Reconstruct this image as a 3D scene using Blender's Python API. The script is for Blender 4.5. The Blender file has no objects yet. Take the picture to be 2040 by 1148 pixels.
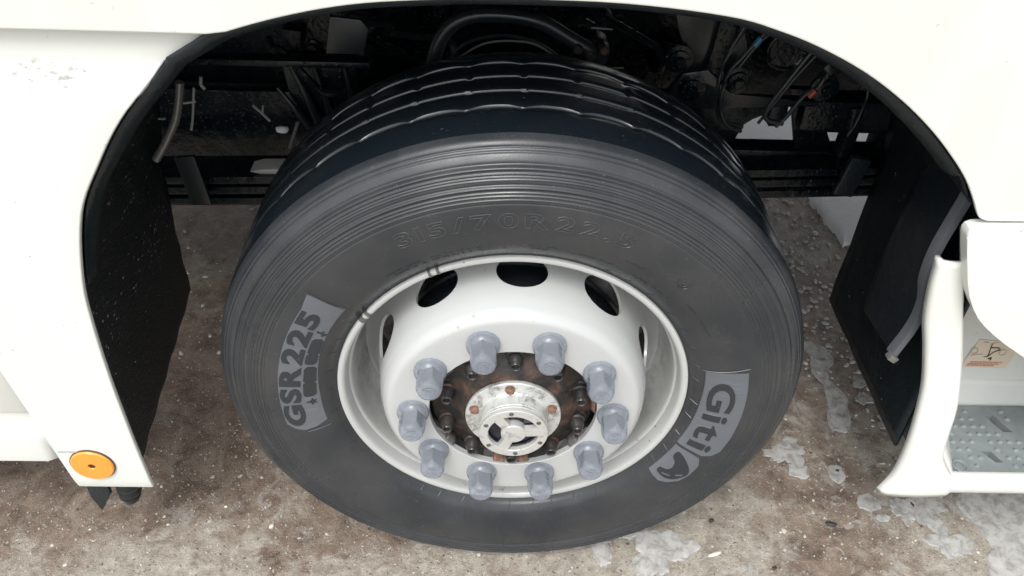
import bpy, bmesh, math, random
import numpy as np
from mathutils import Vector, Matrix
random.seed(7); rng = np.random.default_rng(7)
R = math.radians
SC = bpy.context.scene
COL = SC.collection

# ---------------------------------------------------------------- camera, sky, sun, exposure
cam_d = bpy.data.cameras.new('camera'); cam = bpy.data.objects.new('camera', cam_d); COL.objects.link(cam)
PITCH, YAW, ROLL, FPX = 0.704449, 0.0324748, 0.040180, 1679.85
fw = Vector((math.sin(YAW)*math.cos(PITCH), math.cos(YAW)*math.cos(PITCH), -math.sin(PITCH)))
rt = Vector((math.cos(YAW), -math.sin(YAW), 0)); up = rt.cross(fw)
r2 = rt*math.cos(ROLL) + up*math.sin(ROLL); u2 = -rt*math.sin(ROLL) + up*math.cos(ROLL)
cam.matrix_world = Matrix(((r2.x, u2.x, -fw.x, -0.0409), (r2.y, u2.y, -fw.y, -0.98553), (r2.z, u2.z, -fw.z, 1.56503), (0, 0, 0, 1)))
cam_d.sensor_fit = 'HORIZONTAL'; cam_d.sensor_width = 36.0; cam_d.lens = 36.0*FPX/2040.0
cam_d.clip_start = 0.02; cam_d.clip_end = 500.0
SC.camera = cam

SUN_EL, SUN_AZ = R(58), R(200)          # azimuth measured clockwise from +Y
world = bpy.data.worlds.new('World'); SC.world = world; world.use_nodes = True
wn = world.node_tree.nodes; wl = world.node_tree.links
bg = wn['Background']
sky = wn.new('ShaderNodeTexSky'); sky.sky_type = 'NISHITA'; sky.sun_disc = False
sky.sun_elevation = SUN_EL; sky.sun_rotation = SUN_AZ; sky.dust_density = 4.0; sky.air_density = 1.0
hs = wn.new('ShaderNodeHueSaturation'); hs.inputs['Saturation'].default_value = 0.16   # overcast: the blue is gone
wl.new(sky.outputs[0], hs.inputs['Color']); wl.new(hs.outputs[0], bg.inputs['Color'])
bg.inputs['Strength'].default_value = 0.15
sun_d = bpy.data.lights.new('sun', 'SUN'); sun_d.energy = 0.9; sun_d.angle = R(25); sun_d.color = (1.0, .985, .955)
sun = bpy.data.objects.new('sun', sun_d); COL.objects.link(sun)
sd = Vector((math.sin(SUN_AZ)*math.cos(SUN_EL), math.cos(SUN_AZ)*math.cos(SUN_EL), math.sin(SUN_EL)))
sun.rotation_euler = sd.to_track_quat('Z', 'Y').to_euler()
sun.location = (0, -3, 4)
vs = SC.view_settings; vs.view_transform = 'Standard'; vs.look = 'None'; vs.gamma = 1.0; vs.exposure = 0.75; vs.use_curve_mapping = False

# ---------------------------------------------------------------- materials
def N(nt, t, **kw):
    n = nt.nodes.new(t)
    for k, v in kw.items():
        if k in n.inputs: n.inputs[k].default_value = v
        else: setattr(n, k, v)
    return n
def ramp(nt, fac, stops, interp='LINEAR'):
    n = nt.nodes.new('ShaderNodeValToRGB'); cr = n.color_ramp; cr.interpolation = interp
    while len(cr.elements) < len(stops): cr.elements.new(0.5)
    for e, (p, c) in zip(cr.elements, stops):
        e.position = p; e.color = (c, c, c, 1) if not hasattr(c, '__len__') else (*c, 1)
    nt.links.new(fac, n.inputs[0]); return n.outputs[0]
def mix(nt, fac, a, b, mode='MIX'):
    n = nt.nodes.new('ShaderNodeMix'); n.data_type = 'RGBA'; n.blend_type = mode
    for s, v in ((n.inputs[0], fac), (n.inputs[6], a), (n.inputs[7], b)):
        if isinstance(v, bpy.types.NodeSocket): nt.links.new(v, s)
        elif hasattr(v, '__len__'): s.default_value = (*v, 1)
        else: s.default_value = v
    return n.outputs[2]
def math_(nt, op, a, b=0.0):
    n = nt.nodes.new('ShaderNodeMath'); n.operation = op
    for s, v in ((n.inputs[0], a), (n.inputs[1], b)):
        if isinstance(v, bpy.types.NodeSocket): nt.links.new(v, s)
        else: s.default_value = v
    return n.outputs[0]
def new_mat(name, col=(.5, .5, .5), rough=.5, metal=0.0, **kw):
    m = bpy.data.materials.new(name); m.use_nodes = True; nt = m.node_tree
    b = nt.nodes['Principled BSDF']
    b.inputs['Base Color'].default_value = (*col, 1); b.inputs['Roughness'].default_value = rough; b.inputs['Metallic'].default_value = metal
    for k, v in kw.items(): b.inputs[k].default_value = v
    tc = nt.nodes.new('ShaderNodeTexCoord')
    return m, nt, b, tc.outputs['Object']
def noise(nt, vec, scale, detail=4, rough=.55, dist=0.0):
    n = N(nt, 'ShaderNodeTexNoise', Scale=scale, Detail=detail, Roughness=rough, Distortion=dist); nt.links.new(vec, n.inputs['Vector']); return n.outputs['Fac']
def voro(nt, vec, scale, out='Distance', feature='F1'):
    n = N(nt, 'ShaderNodeTexVoronoi', Scale=scale); n.feature = feature; nt.links.new(vec, n.inputs['Vector']); return n.outputs[out]
def bump(nt, b, h, strength=.3, dist=.002):
    n = N(nt, 'ShaderNodeBump', Strength=strength, Distance=dist); nt.links.new(h, n.inputs['Height']); nt.links.new(n.outputs[0], b.inputs['Normal'])
def stretch(nt, vec, s):
    n = nt.nodes.new('ShaderNodeMapping'); n.inputs['Scale'].default_value = s; nt.links.new(vec, n.inputs['Vector']); return n.outputs[0]

M = {}
def paint(name, col, spots, rough=.32, dust=.10, thr=.70):
    m, nt, b, v = new_mat(name, col, rough, 0, **{'Coat Weight': .25, 'Coat Roughness': .12})
    n1 = ramp(nt, noise(nt, v, 55, 3), [(thr, 0), (thr+.05, 1)])
    n2 = ramp(nt, noise(nt, v, 9, 3), [(.5, 0), (.72, 1)])
    f = math_(nt, 'MULTIPLY', n1, math_(nt, 'MULTIPLY', n2, .75))
    d = ramp(nt, noise(nt, stretch(nt, v, (3, 3, 1.2)), 4, 5), [(.4, 0), (.8, dust)])
    c = mix(nt, d, col, (.42, .40, .35)); c = mix(nt, f, c, spots)
    nt.links.new(c, b.inputs['Base Color'])
    nt.links.new(ramp(nt, noise(nt, v, 14, 4), [(.3, rough-.04), (.8, rough+.06)]), b.inputs['Roughness'])
    M[name] = m
paint('white_paint', (.72, .74, .705), (.25, .23, .20), .32, .12, .685)
paint('rim_paint', (.48, .493, .49), (.10, .07, .05), .24, .05, .665)
m, nt, b, v = new_mat('barrel_paint', (.475, .485, .475), .26, 0, **{'Coat Weight': .25, 'Coat Roughness': .12})
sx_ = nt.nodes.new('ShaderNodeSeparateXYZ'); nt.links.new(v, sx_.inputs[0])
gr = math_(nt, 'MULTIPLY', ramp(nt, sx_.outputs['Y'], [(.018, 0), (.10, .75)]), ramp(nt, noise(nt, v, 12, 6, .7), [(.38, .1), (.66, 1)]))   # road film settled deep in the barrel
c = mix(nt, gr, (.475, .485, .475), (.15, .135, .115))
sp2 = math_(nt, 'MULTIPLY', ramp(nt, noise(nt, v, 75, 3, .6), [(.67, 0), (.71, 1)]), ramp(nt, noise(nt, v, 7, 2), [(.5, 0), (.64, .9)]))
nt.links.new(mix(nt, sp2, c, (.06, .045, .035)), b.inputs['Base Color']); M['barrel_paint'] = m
# scuffed shoulder of the panel: paint with grey scuffs
m, nt, b, v = new_mat('scuffed_paint', (.78, .79, .75), .35)
sp_ = nt.nodes.new('ShaderNodeSeparateXYZ'); nt.links.new(v, sp_.inputs[0])
def near_(ax, c, w): return math_(nt, 'MULTIPLY', math_(nt, 'SUBTRACT', sp_.outputs[ax], c), 1/w)
dx_, dz_ = near_('X', -.590, .090), near_('Z', 1.072, .026)
rad_ = math_(nt, 'ADD', math_(nt, 'MULTIPLY', dx_, dx_), math_(nt, 'MULTIPLY', dz_, dz_))
f = math_(nt, 'MULTIPLY', ramp(nt, noise(nt, stretch(nt, v, (1, 1, 1.8)), 75, 7, .75), [(.50, 0), (.62, .8)]), ramp(nt, rad_, [(.15, 1), (1.0, 0)]))
f2 = ramp(nt, noise(nt, v, 95, 2, .5), [(.735, 0), (.76, .6)])
f = math_(nt, 'MAXIMUM', f, f2)
nt.links.new(mix(nt, f, (.715, .735, .70), (.22, .21, .195)), b.inputs['Base Color']); M['scuffed_paint'] = m

def rubber(name, col, rough, dust=(.11, .105, .10), amt=.5, bstr=.12, spec=.5):
    m, nt, b, v = new_mat(name, col, rough, 0, **{'Specular IOR Level': spec})
    n1 = ramp(nt, noise(nt, v, 7, 6, .6), [(.35, 0), (.75, amt)])
    n2 = ramp(nt, noise(nt, v, 160, 3, .7), [(.66, 0), (.74, .35)])
    c = mix(nt, n1, col, dust); c = mix(nt, n2, c, (.22, .21, .20))
    nt.links.new(c, b.inputs['Base Color'])
    nt.links.new(ramp(nt, noise(nt, stretch(nt, v, (1, 1, .45)), 8, 6, .62), [(.32, max(rough-.11, .08)), (.68, rough+.22)]), b.inputs['Roughness'])
    bump(nt, b, noise(nt, v, 420, 3), bstr, .0008); M[name] = m
rubber('tyre_rubber', (.022, .026, .031), .24, (.078, .077, .077), .5)
rubber('tread_rubber', (.007, .011, .015), .13, (.012, .015, .018), .3, .05, .65)
rubber('plate_rubber', (.105, .116, .134), .40, (.135, .142, .154), .6)
rubber('letter_edge', (.042, .045, .05), .30, (.08, .08, .08), .5)  # lighter rubber: light caught on the letter edges, put into the colour
rubber('letter_rubber', (.020, .024, .029), .36, (.036, .038, .041), .5)
rubber('liner', (.004, .0085, .0115), .34, (.010, .016, .020), .35, .3, .3)
rubber('black_plastic', (.008, .014, .018), .36, (.022, .029, .034), .5, .2, .4)
rubber('grey_edge', (.10, .11, .125), .5, (.13, .13, .135), .5)
rubber('chassis_black', (.003, .006, .0085), .20, (.005, .0085, .011), .45, .12, .32)
rubber('chassis_grey', (.008, .012, .015), .26, (.020, .024, .027), .6, .12, .45)
rubber('dusty_steel', (.12, .12, .12), .5, (.06, .05, .04), .7)
for nm_ in ('chassis_black', 'liner', 'black_plastic'):          # wet, uneven, spotted with drops
    nt = M[nm_].node_tree; b = nt.nodes['Principled BSDF']; v = [n for n in nt.nodes if n.type == 'TEX_COORD'][0].outputs['Object']
    h = math_(nt, 'ADD', noise(nt, v, 26, 5, .6), math_(nt, 'MULTIPLY', ramp(nt, voro(nt, v, 110), [(.12, 1), (.3, 0)]), .25))
    bump(nt, b, h, .45, .006)
# liner speckles: a wet brushy mat with tiny mud flecks and wet sparkles put into its colour
m, nt, b, v = new_mat('spray_mat', (.004, .0085, .011), .30)
vd = N(nt, 'ShaderNodeTexVoronoi', Scale=85.0); nt.links.new(v, vd.inputs['Vector'])
vdc = nt.nodes.new('ShaderNodeSeparateColor'); nt.links.new(vd.outputs['Color'], vdc.inputs[0])
fl = math_(nt, 'MULTIPLY', ramp(nt, vd.outputs['Distance'], [(.10, 1), (.26, 0)]), ramp(nt, math_(nt, 'MULTIPLY', vdc.outputs[0], math_(nt, 'ADD', noise(nt, v, 9, 3), .45)), [(.56, 0), (.72, .9)]))
nt.links.new(mix(nt, fl, (.004, .0085, .011), (.34, .35, .35)), b.inputs['Base Color'])
h = math_(nt, 'ADD', noise(nt, stretch(nt, v, (1, 1.0, 5)), 70, 4), math_(nt, 'MULTIPLY', noise(nt, v, 260, 2), .5))
bump(nt, b, h, .8, .006); M['spray_mat'] = m
# nut cover plastic
m, nt, b, v = new_mat('nut_cover_plastic', (.335, .362, .408), .16, 0, **{'Subsurface Weight': .0, 'Subsurface Scale': .01, 'Coat Weight': .4, 'Coat Roughness': .08})
b.inputs['Subsurface Radius'].default_value = (1, 1, 1)
tr = N(nt, 'ShaderNodeBsdfTransparent'); tr.inputs[0].default_value = (.80, .845, .91, 1)
ms = nt.nodes.new('ShaderNodeMixShader'); ms.inputs[0].default_value = .47
out = nt.nodes['Material Output']
nt.links.new(b.outputs[0], ms.inputs[1]); nt.links.new(tr.outputs[0], ms.inputs[2]); nt.links.new(ms.outputs[0], out.inputs[0])
nt.links.new(ramp(nt, noise(nt, v, 90, 3), [(.3, .16), (.8, .36)]), b.inputs['Roughness'])
M['nut_cover_plastic'] = m
m, nt, b, v = new_mat('dark_nut', (.022, .027, .042), .45, .2); M['dark_nut'] = m
# hub rust
m, nt, b, v = new_mat('hub_rust', (.05, .04, .035), .6, .15)
f1 = ramp(nt, noise(nt, v, 26, 7, .65, .4), [(.41, (.014, .015, .016)), (.50, (.034, .026, .022)), (.59, (.080, .045, .032)), (.74, (.15, .12, .10))])
nt.links.new(f1, b.inputs['Base Color'])
nt.links.new(ramp(nt, noise(nt, v, 30, 4), [(.35, .28), (.7, .75)]), b.inputs['Roughness'])
bump(nt, b, noise(nt, v, 120, 6, .7), .6, .002); M['hub_rust'] = m
m, nt, b, v = new_mat('bolt_rust', (.30, .15, .09), .7)
nt.links.new(ramp(nt, noise(nt, v, 150, 5, .7), [(.3, (.10, .05, .03)), (.55, (.22, .125, .085)), (.75, (.34, .25, .20))]), b.inputs['Base Color'])
bump(nt, b, noise(nt, v, 400, 4), .4, .001); M['bolt_rust'] = m
m, nt, b, v = new_mat('dirty_aluminium', (.55, .55, .53), .42, .35)
nt.links.new(mix(nt, ramp(nt, noise(nt, v, 38, 8, .75, .3), [(.50, 0), (.64, .85)]), (.60, .61, .59), (.13, .125, .12)), b.inputs['Base Color'])
bump(nt, b, noise(nt, v, 260, 5, .7), .3, .001); M['dirty_aluminium'] = m
m, nt, b, v = new_mat('cast_aluminium', (.60, .61, .59), .40, .25)
nt.links.new(mix(nt, ramp(nt, noise(nt, v, 90, 4), [(.56, 0), (.72, .6)]), (.54, .545, .525), (.24, .225, .20)), b.inputs['Base Color']); M['cast_aluminium'] = m
M['bolt_steel'] = new_mat('bolt_steel', (.075, .072, .07), .28, .55)[0]
M['window_black'] = new_mat('window_black', (.012, .013, .025), .15)[0]
M['dark_line'] = new_mat('dark_line', (.20, .20, .19), .5)[0]
# reflector
m, nt, b, v = new_mat('amber_lens', (.85, .33, .03), .22, 0, **{'Coat Weight': .5})
w = N(nt, 'ShaderNodeTexWave', Scale=130.0); w.wave_type = 'RINGS'; w.rings_direction = 'Y'; nt.links.new(v, w.inputs['Vector'])
nt.links.new(mix(nt, math_(nt, 'MULTIPLY', w.outputs['Fac'], .25), (.86, .32, .025), (.95, .55, .15)), b.inputs['Base Color'])
bump(nt, b, w.outputs['Fac'], .35, .001); M['amber_lens'] = m
M['dark_red'] = new_mat('dark_red', (.10, .015, .01), .4)[0]
M['reflector_rim'] = new_mat('reflector_rim', (.10, .05, .03), .5)[0]
m, nt, b, v = new_mat('step_grey', (.24, .27, .275), .5)
nt.links.new(mix(nt, ramp(nt, noise(nt, v, 30, 6), [(.4, 0), (.75, .5)]), (.19, .215, .22), (.30, .32, .315)), b.inputs['Base Color']); M['step_grey'] = m
M['gap_grey'] = new_mat('gap_grey', (.30, .33, .31), .6)[0]
M['sticker_cream'] = new_mat('sticker_cream', (.72, .62, .50), .45)[0]
M['print_dark'] = new_mat('print_dark', (.07, .055, .035), .5)[0]
M['print_grey'] = new_mat('print_grey', (.45, .41, .34), .5)[0]
M['print_red'] = new_mat('print_red', (.66, .36, .28), .5)[0]
M['silver_wrap'] = new_mat('silver_wrap', (.22, .22, .215), .3, .5)[0]
M['pale_plastic'] = new_mat('pale_plastic', (.24, .24, .23), .35)[0]
M['blue_plastic'] = new_mat('blue_plastic', (.03, .14, .24), .4)[0]
M['red_plastic'] = new_mat('red_plastic', (.24, .04, .025), .4)[0]

# ground: worn wet concrete with exposed aggregate under a film of brown mud
m, nt, b, v = new_mat('wet_concrete', (.2, .18, .16), .5)
big = noise(nt, v, 2.3, 6, .6, .5)
sep = nt.nodes.new('ShaderNodeSeparateXYZ'); nt.links.new(v, sep.inputs[0])
near = math_(nt, 'MULTIPLY', math_(nt, 'SUBTRACT', sep.outputs['Y'], .06), .75)   # more mud the closer to and under the truck
near = math_(nt, 'MINIMUM', math_(nt, 'MAXIMUM', math_(nt, 'MULTIPLY', near, .55), -.05), .10)
fld = math_(nt, 'ADD', big, near)
mud = ramp(nt, math_(nt, 'ADD', fld, math_(nt, 'MULTIPLY', math_(nt, 'SUBTRACT', noise(nt, v, 19, 6, .7, .8), .5), .55)), [(.450, 0), (.575, 1)])
det = noise(nt, v, 34, 8, .75)
clean = ramp(nt, det, [(.32, (.165, .143, .112)), (.48, (.335, .302, .250)), (.66, (.48, .445, .385))])
muddy = ramp(nt, noise(nt, v, 16, 7, .7, .6), [(.30, (.080, .058, .044)), (.44, (.168, .124, .094)), (.58, (.250, .194, .152)), (.74, (.35, .29, .235))])
c = mix(nt, mud, clean, muddy)
# mid-size worn-through patches with crisp edges
wp = ramp(nt, noise(nt, v, 21, 8, .68, 1.0), [(.57, 0), (.61, .5)])
c = mix(nt, wp, c, (.30, .275, .235))
vn = N(nt, 'ShaderNodeTexVoronoi', Scale=150.0); nt.links.new(v, vn.inputs['Vector'])
vc = nt.nodes.new('ShaderNodeSeparateColor'); nt.links.new(vn.outputs['Color'], vc.inputs[0])
st = math_(nt, 'MULTIPLY', ramp(nt, vn.outputs['Distance'], [(.22, 1), (.34, 0)]), ramp(nt, vc.outputs[0], [(.80, 0), (.82, .75)]))
stc = ramp(nt, vc.outputs[1], [(.0, (.06, .05, .045)), (.22, (.16, .12, .09)), (.4, (.38, .34, .28)), (.8, (.55, .50, .42)), (1, (.68, .64, .56))])
c = mix(nt, st, c, stc)
v2 = N(nt, 'ShaderNodeTexVoronoi', Scale=380.0); nt.links.new(v, v2.inputs['Vector'])
v2c = nt.nodes.new('ShaderNodeSeparateColor'); nt.links.new(v2.outputs['Color'], v2c.inputs[0])
st2 = math_(nt, 'MULTIPLY', ramp(nt, v2.outputs['Distance'], [(.25, 1), (.42, 0)]), ramp(nt, v2c.outputs[0], [(.62, 0), (.66, .6)]))
c = mix(nt, st2, c, ramp(nt, v2c.outputs[1], [(0, (.07, .055, .045)), (.35, (.13, .10, .08)), (.6, (.36, .33, .28)), (1, (.58, .55, .48))]))
# thin broken films of pale slush
sf = noise(nt, v, 13, 9, .7, 1.6)
sm_ = ramp(nt, math_(nt, 'ADD', noise(nt, v, 1.7, 3), math_(nt, 'MULTIPLY', sep.outputs['X'], .10)), [(.50, 0), (.60, 1)])
film = math_(nt, 'MULTIPLY', ramp(nt, sf, [(.575, 0), (.60, .62)]), sm_)
c = mix(nt, film, c, (.44, .435, .415))
nt.links.new(c, b.inputs['Base Color'])
nt.links.new(ramp(nt, math_(nt, 'ADD', fld, math_(nt, 'MULTIPLY', math_(nt, 'SUBTRACT', det, .5), .6)), [(.40, .55), (.52, .20), (.68, .10)]), b.inputs['Roughness'])
h = math_(nt, 'ADD', math_(nt, 'MULTIPLY', det, .8), math_(nt, 'ADD', math_(nt, 'MULTIPLY', st, .35), math_(nt, 'MULTIPLY', noise(nt, v, 190, 5, .7), .35)))
h = math_(nt, 'ADD', h, math_(nt, 'MULTIPLY', st2, .22))
bump(nt, b, h, .8, .007); M['wet_concrete'] = m
m, nt, b, v = new_mat('slush', (.5, .5, .48), .12, 0)
nt.links.new(ramp(nt, noise(nt, v, 30, 5, .6), [(.3, (.40, .395, .375)), (.7, (.54, .535, .515))]), b.inputs['Base Color'])
nt.links.new(ramp(nt, noise(nt, v, 60, 4), [(.35, .08), (.75, .35)]), b.inputs['Roughness'])
bump(nt, b, noise(nt, v, 70, 4), .2, .003)
tr = N(nt, 'ShaderNodeBsdfTransparent'); ms = nt.nodes.new('ShaderNodeMixShader'); out = nt.nodes['Material Output']
nt.links.new(ramp(nt, noise(nt, v, 42, 6, .65, .5), [(.36, .55), (.56, .05)]), ms.inputs[0])
nt.links.new(b.outputs[0], ms.inputs[1]); nt.links.new(tr.outputs[0], ms.inputs[2]); nt.links.new(ms.outputs[0], out.inputs[0]); M['slush'] = m
M['drop'] = new_mat('drop', (.16, .165, .165), .12)[0]
m, nt, b, v = new_mat('slush_solid', (.45, .445, .43), .15); M['slush_solid'] = m
m, nt, b, v = new_mat('snow', (.86, .87, .87), .6)
bump(nt, b, noise(nt, v, 40, 5), .3, .01); M['snow'] = m
m, nt, b, v = new_mat('stone', (.3, .28, .25), .55)
oi = nt.nodes.new('ShaderNodeObjectInfo')
nt.links.new(ramp(nt, noise(nt, v, 60, 2), [(.34, (.06, .05, .045)), (.46, (.24, .20, .16)), (.56, (.44, .41, .35)), (.70, (.66, .63, .56))]), b.inputs['Base Color']); M['stone'] = m
M['pale_stone'] = new_mat('pale_stone', (.62, .59, .52), .5)[0]
M['dark_stone'] = new_mat('dark_stone', (.03, .028, .026), .5)[0]

# ---------------------------------------------------------------- helpers
def link(name, me, mat, parent=None, smooth=True, sharp=38):
    if mat is not None: me.materials.append(M[mat] if isinstance(mat, str) else mat)
    if smooth:
        me.polygons.foreach_set('use_smooth', [True]*len(me.polygons)); me.set_sharp_from_angle(angle=R(sharp))
    o = bpy.data.objects.new(name, me); COL.objects.link(o)
    if parent is not None: o.parent = parent
    return o
def mesh(name, verts, faces, mat, parent=None, smooth=True, sharp=38, fix=True):
    me = bpy.data.meshes.new(name); me.from_pydata([tuple(map(float, p)) for p in verts], [], faces)
    if fix:
        bm = bmesh.new(); bm.from_mesh(me); bmesh.ops.recalc_face_normals(bm, faces=bm.faces); bm.to_mesh(me); bm.free()
    me.update()
    return link(name, me, mat, parent, smooth, sharp)
def from_bm(name, bm, mat, parent=None, smooth=True, sharp=38):
    bmesh.ops.recalc_face_normals(bm, faces=bm.faces)
    me = bpy.data.meshes.new(name); bm.to_mesh(me); bm.free(); return link(name, me, mat, parent, smooth, sharp)
def empty(name, loc, parent=None):
    o = bpy.data.objects.new(name, None); COL.objects.link(o); o.location = loc; o.empty_display_size = .1
    if parent: o.parent = parent
    return o
def tag(o, label=None, cat=None, group=None, kind=None):
    for k, v in (('label', label), ('category', cat), ('group', group), ('kind', kind)):
        if v: o[k] = v
    return o
def catmull(P, n=8, closed=False):
    P = [np.array(p, float) for p in P]; out = []; L = len(P)
    for i in range(L if closed else L-1):
        p0 = P[(i-1) % L] if (closed or i > 0) else 2*P[0]-P[1]
        p1, p2 = P[i], P[(i+1) % L]
        p3 = P[(i+2) % L] if (closed or i+2 < L) else 2*P[-1]-P[-2]
        for k in range(n):
            t = k/n
            out.append(.5*((2*p1)+(-p0+p2)*t+(2*p0-5*p1+4*p2-p3)*t*t+(-p0+3*p1-3*p2+p3)*t**3))
    if not closed: out.append(P[-1])
    return out
def lathe(prof, seg=192, closed=False, wob=None):
    """profile of (radius, y) turned about the wheel's axle (local Y), angle clockwise from the top"""
    v, f = [], []; n = len(prof)
    for i in range(seg):
        a = 2*math.pi*i/seg; s, c = math.sin(a), math.cos(a)
        for (r, y) in prof: v.append((r*s, y, r*c))
    for i in range(seg):
        j = (i+1) % seg
        for k in range(n if closed else n-1):
            l = (k+1) % n; f.append((i*n+k, i*n+l, j*n+l, j*n+k))
    return v, f
def pol(r, deg, y): a = R(deg); return (r*math.sin(a), y, r*math.cos(a))
def tube(pts, rad, seg=10, smoothn=6, caps=True, ridge=0.0, rn=1):
    P = [Vector(p) for p in (catmull(pts, smoothn) if smoothn > 1 else pts)]
    v, f = [], []; up_ = Vector((0.13, .31, .94))
    for i, p in enumerate(P):
        t = (P[min(i+1, len(P)-1)]-P[max(i-1, 0)]).normalized()
        a = t.cross(up_).normalized(); bb = t.cross(a).normalized()
        rr = (rad if not callable(rad) else rad(i/(len(P)-1))) * (1+ridge*(1 if (i//rn) % 2 else -1))
        for k in range(seg):
            an = 2*math.pi*k/seg; v.append(p+a*math.cos(an)*rr+bb*math.sin(an)*rr)
    for i in range(len(P)-1):
        for k in range(seg):
            l = (k+1) % seg; f.append((i*seg+k, i*seg+l, (i+1)*seg+l, (i+1)*seg+k))
    if caps: f.append(tuple(range(seg))); f.append(tuple((len(P)-1)*seg+k for k in range(seg)))
    return v, f
def box(bm, c, s, rot=None, bev=0.0):
    r = bmesh.ops.create_cube(bm, size=1.0); vs_ = r['verts']
    mt = Matrix.Translation(c) @ (rot.to_4x4() if rot is not None else Matrix.Identity(4)) @ Matrix.Diagonal((*s, 1))
    bmesh.ops.transform(bm, matrix=mt, verts=vs_)
    if bev > 0:
        es = list({e for vv in vs_ for e in vv.link_edges}); bmesh.ops.bevel(bm, geom=es, offset=bev, segments=2, affect='EDGES', profile=.6)
def box_obj(name, c, s, mat, parent, rot=None, bev=.004):
    bm = bmesh.new(); box(bm, c, s, rot, bev); return from_bm(name, bm, mat, parent)
def prism(name, outline, y0, y1, mat, parent, bev=.004, seg=2):
    """outline of (x, z) extruded between two depths, edges rounded"""
    bm = bmesh.new(); n = len(outline)
    a = [bm.verts.new((x, y0, z)) for x, z in outline]; bb = [bm.verts.new((x, y1, z)) for x, z in outline]
    fa = bm.faces.new(a); bm.faces.new(bb[::-1])
    for i in range(n): bm.faces.new((a[i], a[(i+1) % n], bb[(i+1) % n], bb[i]))
    if bev: bmesh.ops.bevel(bm, geom=list(fa.edges), offset=bev, segments=seg, affect='EDGES', profile=.5)
    return from_bm(name, bm, mat, parent)
def outward(o):
    """open sheets: make the normals face the street side"""
    if sum(p.normal.y*p.area for p in o.data.polygons) > 0: o.data.flip_normals()
    return o
def add_mod(o, kind, **kw):
    md = o.modifiers.new(kind.lower(), kind)
    for k, v in kw.items(): setattr(md, k, v)
    return md

# ---------------------------------------------------------------- ground
gv, gf = [], []
ext = [-60, -20, -6, -2.5, 2.5, 6, 20, 60]
for yy in ext:
    for xx in ext: gv.append((xx, yy, 0))
ng = len(ext)
for i in range(ng-1):
    for j in range(ng-1): gf.append((i*ng+j, i*ng+j+1, (i+1)*ng+j+1, (i+1)*ng+j))
ground = tag(mesh('ground', gv, gf, 'wet_concrete', smooth=False), kind='structure')

def blob(name, pts, hgt, mat, kind='structure', z0=.002, wob=.006):
    """a flat pool with a rounded meniscus edge; pts is its outline on the ground"""
    o = catmull(pts, 14, closed=True)
    c = sum(o)/len(o); q_ = random.uniform(0, 6)
    o = [p+(p-c)/max(np.linalg.norm(p-c), 1e-6)*wob*(.8*math.sin(i*.23+q_)+.7*math.sin(i*.41+2*q_)+.35*math.sin(i*.97+q_)+.2*math.sin(i*1.71)) for i, p in enumerate(o)]
    n = len(o); v, f = [], []
    for s, z in ((1.0, -.003), (.985, z0+hgt*.55), (.95, z0+hgt*.9), (.85, z0+hgt)):
        for p in o: q = c+(p-c)*s; v.append((q[0], q[1], z))
    for r_ in range(3):
        for i in range(n): j = (i+1) % n; f.append((r_*n+i, r_*n+j, (r_+1)*n+j, (r_+1)*n+i))
    f.append(tuple(3*n+i for i in range(n)))
    return tag(mesh(name, v, f, mat, sharp=60), kind=kind)
# long drip-shaped pool beside the tyre and the smaller ones round it
blob('puddle', [(.80, .645), (.83, .655), (.862, .62), (.870, .585), (.846, .55), (.838, .505), (.862, .455), (.852, .395), (.835, .345), (.800, .338), (.790, .375), (.806, .42), (.812, .48), (.797, .545), (.808, .59)], .0012, 'slush', wob=.004)
blob('puddle', [(.780, .232), (.783, .205), (.765, .188), (.747, .200), (.748, .228), (.764, .240)], .0012, 'slush', wob=.001)
blob('puddle', [(.832, .152), (.836, .125), (.815, .113), (.790, .122), (.789, .147), (.810, .158)], .0012, 'slush', wob=.002)
blob('puddle', [(.846, .100), (.842, .088), (.826, .086), (.815, .094), (.824, .106)], .002, 'slush', wob=.001)
blob('puddle', [(.905, .53), (.925, .515), (.92, .49), (.90, .485), (.892, .505)], .0012, 'slush', wob=.003)
blob('puddle', [(.900, .47), (.925, .46), (.918, .435), (.893, .43), (.886, .45)], .0012, 'slush', wob=.004)
blob('puddle', [(.93, .395), (.965, .39), (.985, .36), (.955, .345), (.925, .35), (.915, .375)], .0012, 'slush', wob=.006)
blob('puddle', [(.87, .145), (.90, .150), (.915, .118), (.895, .085), (.872, .090), (.860, .115)], .0012, 'slush', wob=.006)
blob('puddle', [(.915, .150), (.965, .152), (.985, .120), (.955, .105), (.965, .06), (.93, .055), (.905, .105)], .0012, 'slush', wob=.007)
blob('puddle', [(.90, .045), (.96, .060), (1.01, .03), (.98, .005), (.93, .012)], .0012, 'slush', wob=.007)
blob('puddle', [(.29, .040), (.35, .058), (.40, .03), (.385, -.01), (.345, -.02), (.31, -.055), (.275, -.05), (.262, -.01)], .0012, 'slush', wob=.009)
blob('puddle', [(.185, .03), (.215, .028), (.222, -.005), (.205, -.032), (.188, -.015)], .0012, 'slush', wob=.003)
blob('puddle', [(.245, .065), (.275, .062), (.285, .045), (.255, .035)], .002, 'slush', wob=.003)
blob('puddle', [(.63, .30), (.69, .31), (.71, .275), (.68, .24), (.635, .245), (.615, .27)], .0012, 'slush', wob=.009)
blob('puddle', [(.66, .235), (.70, .232), (.695, .205), (.655, .205)], .002, 'slush', wob=.003)
blob('puddle', [(1.03, .20), (1.4, .25), (1.8, .1), (1.7, -.25), (1.06, -.28), (1.01, -.06), (1.045, .05)], .0012, 'slush', wob=.012)
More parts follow.
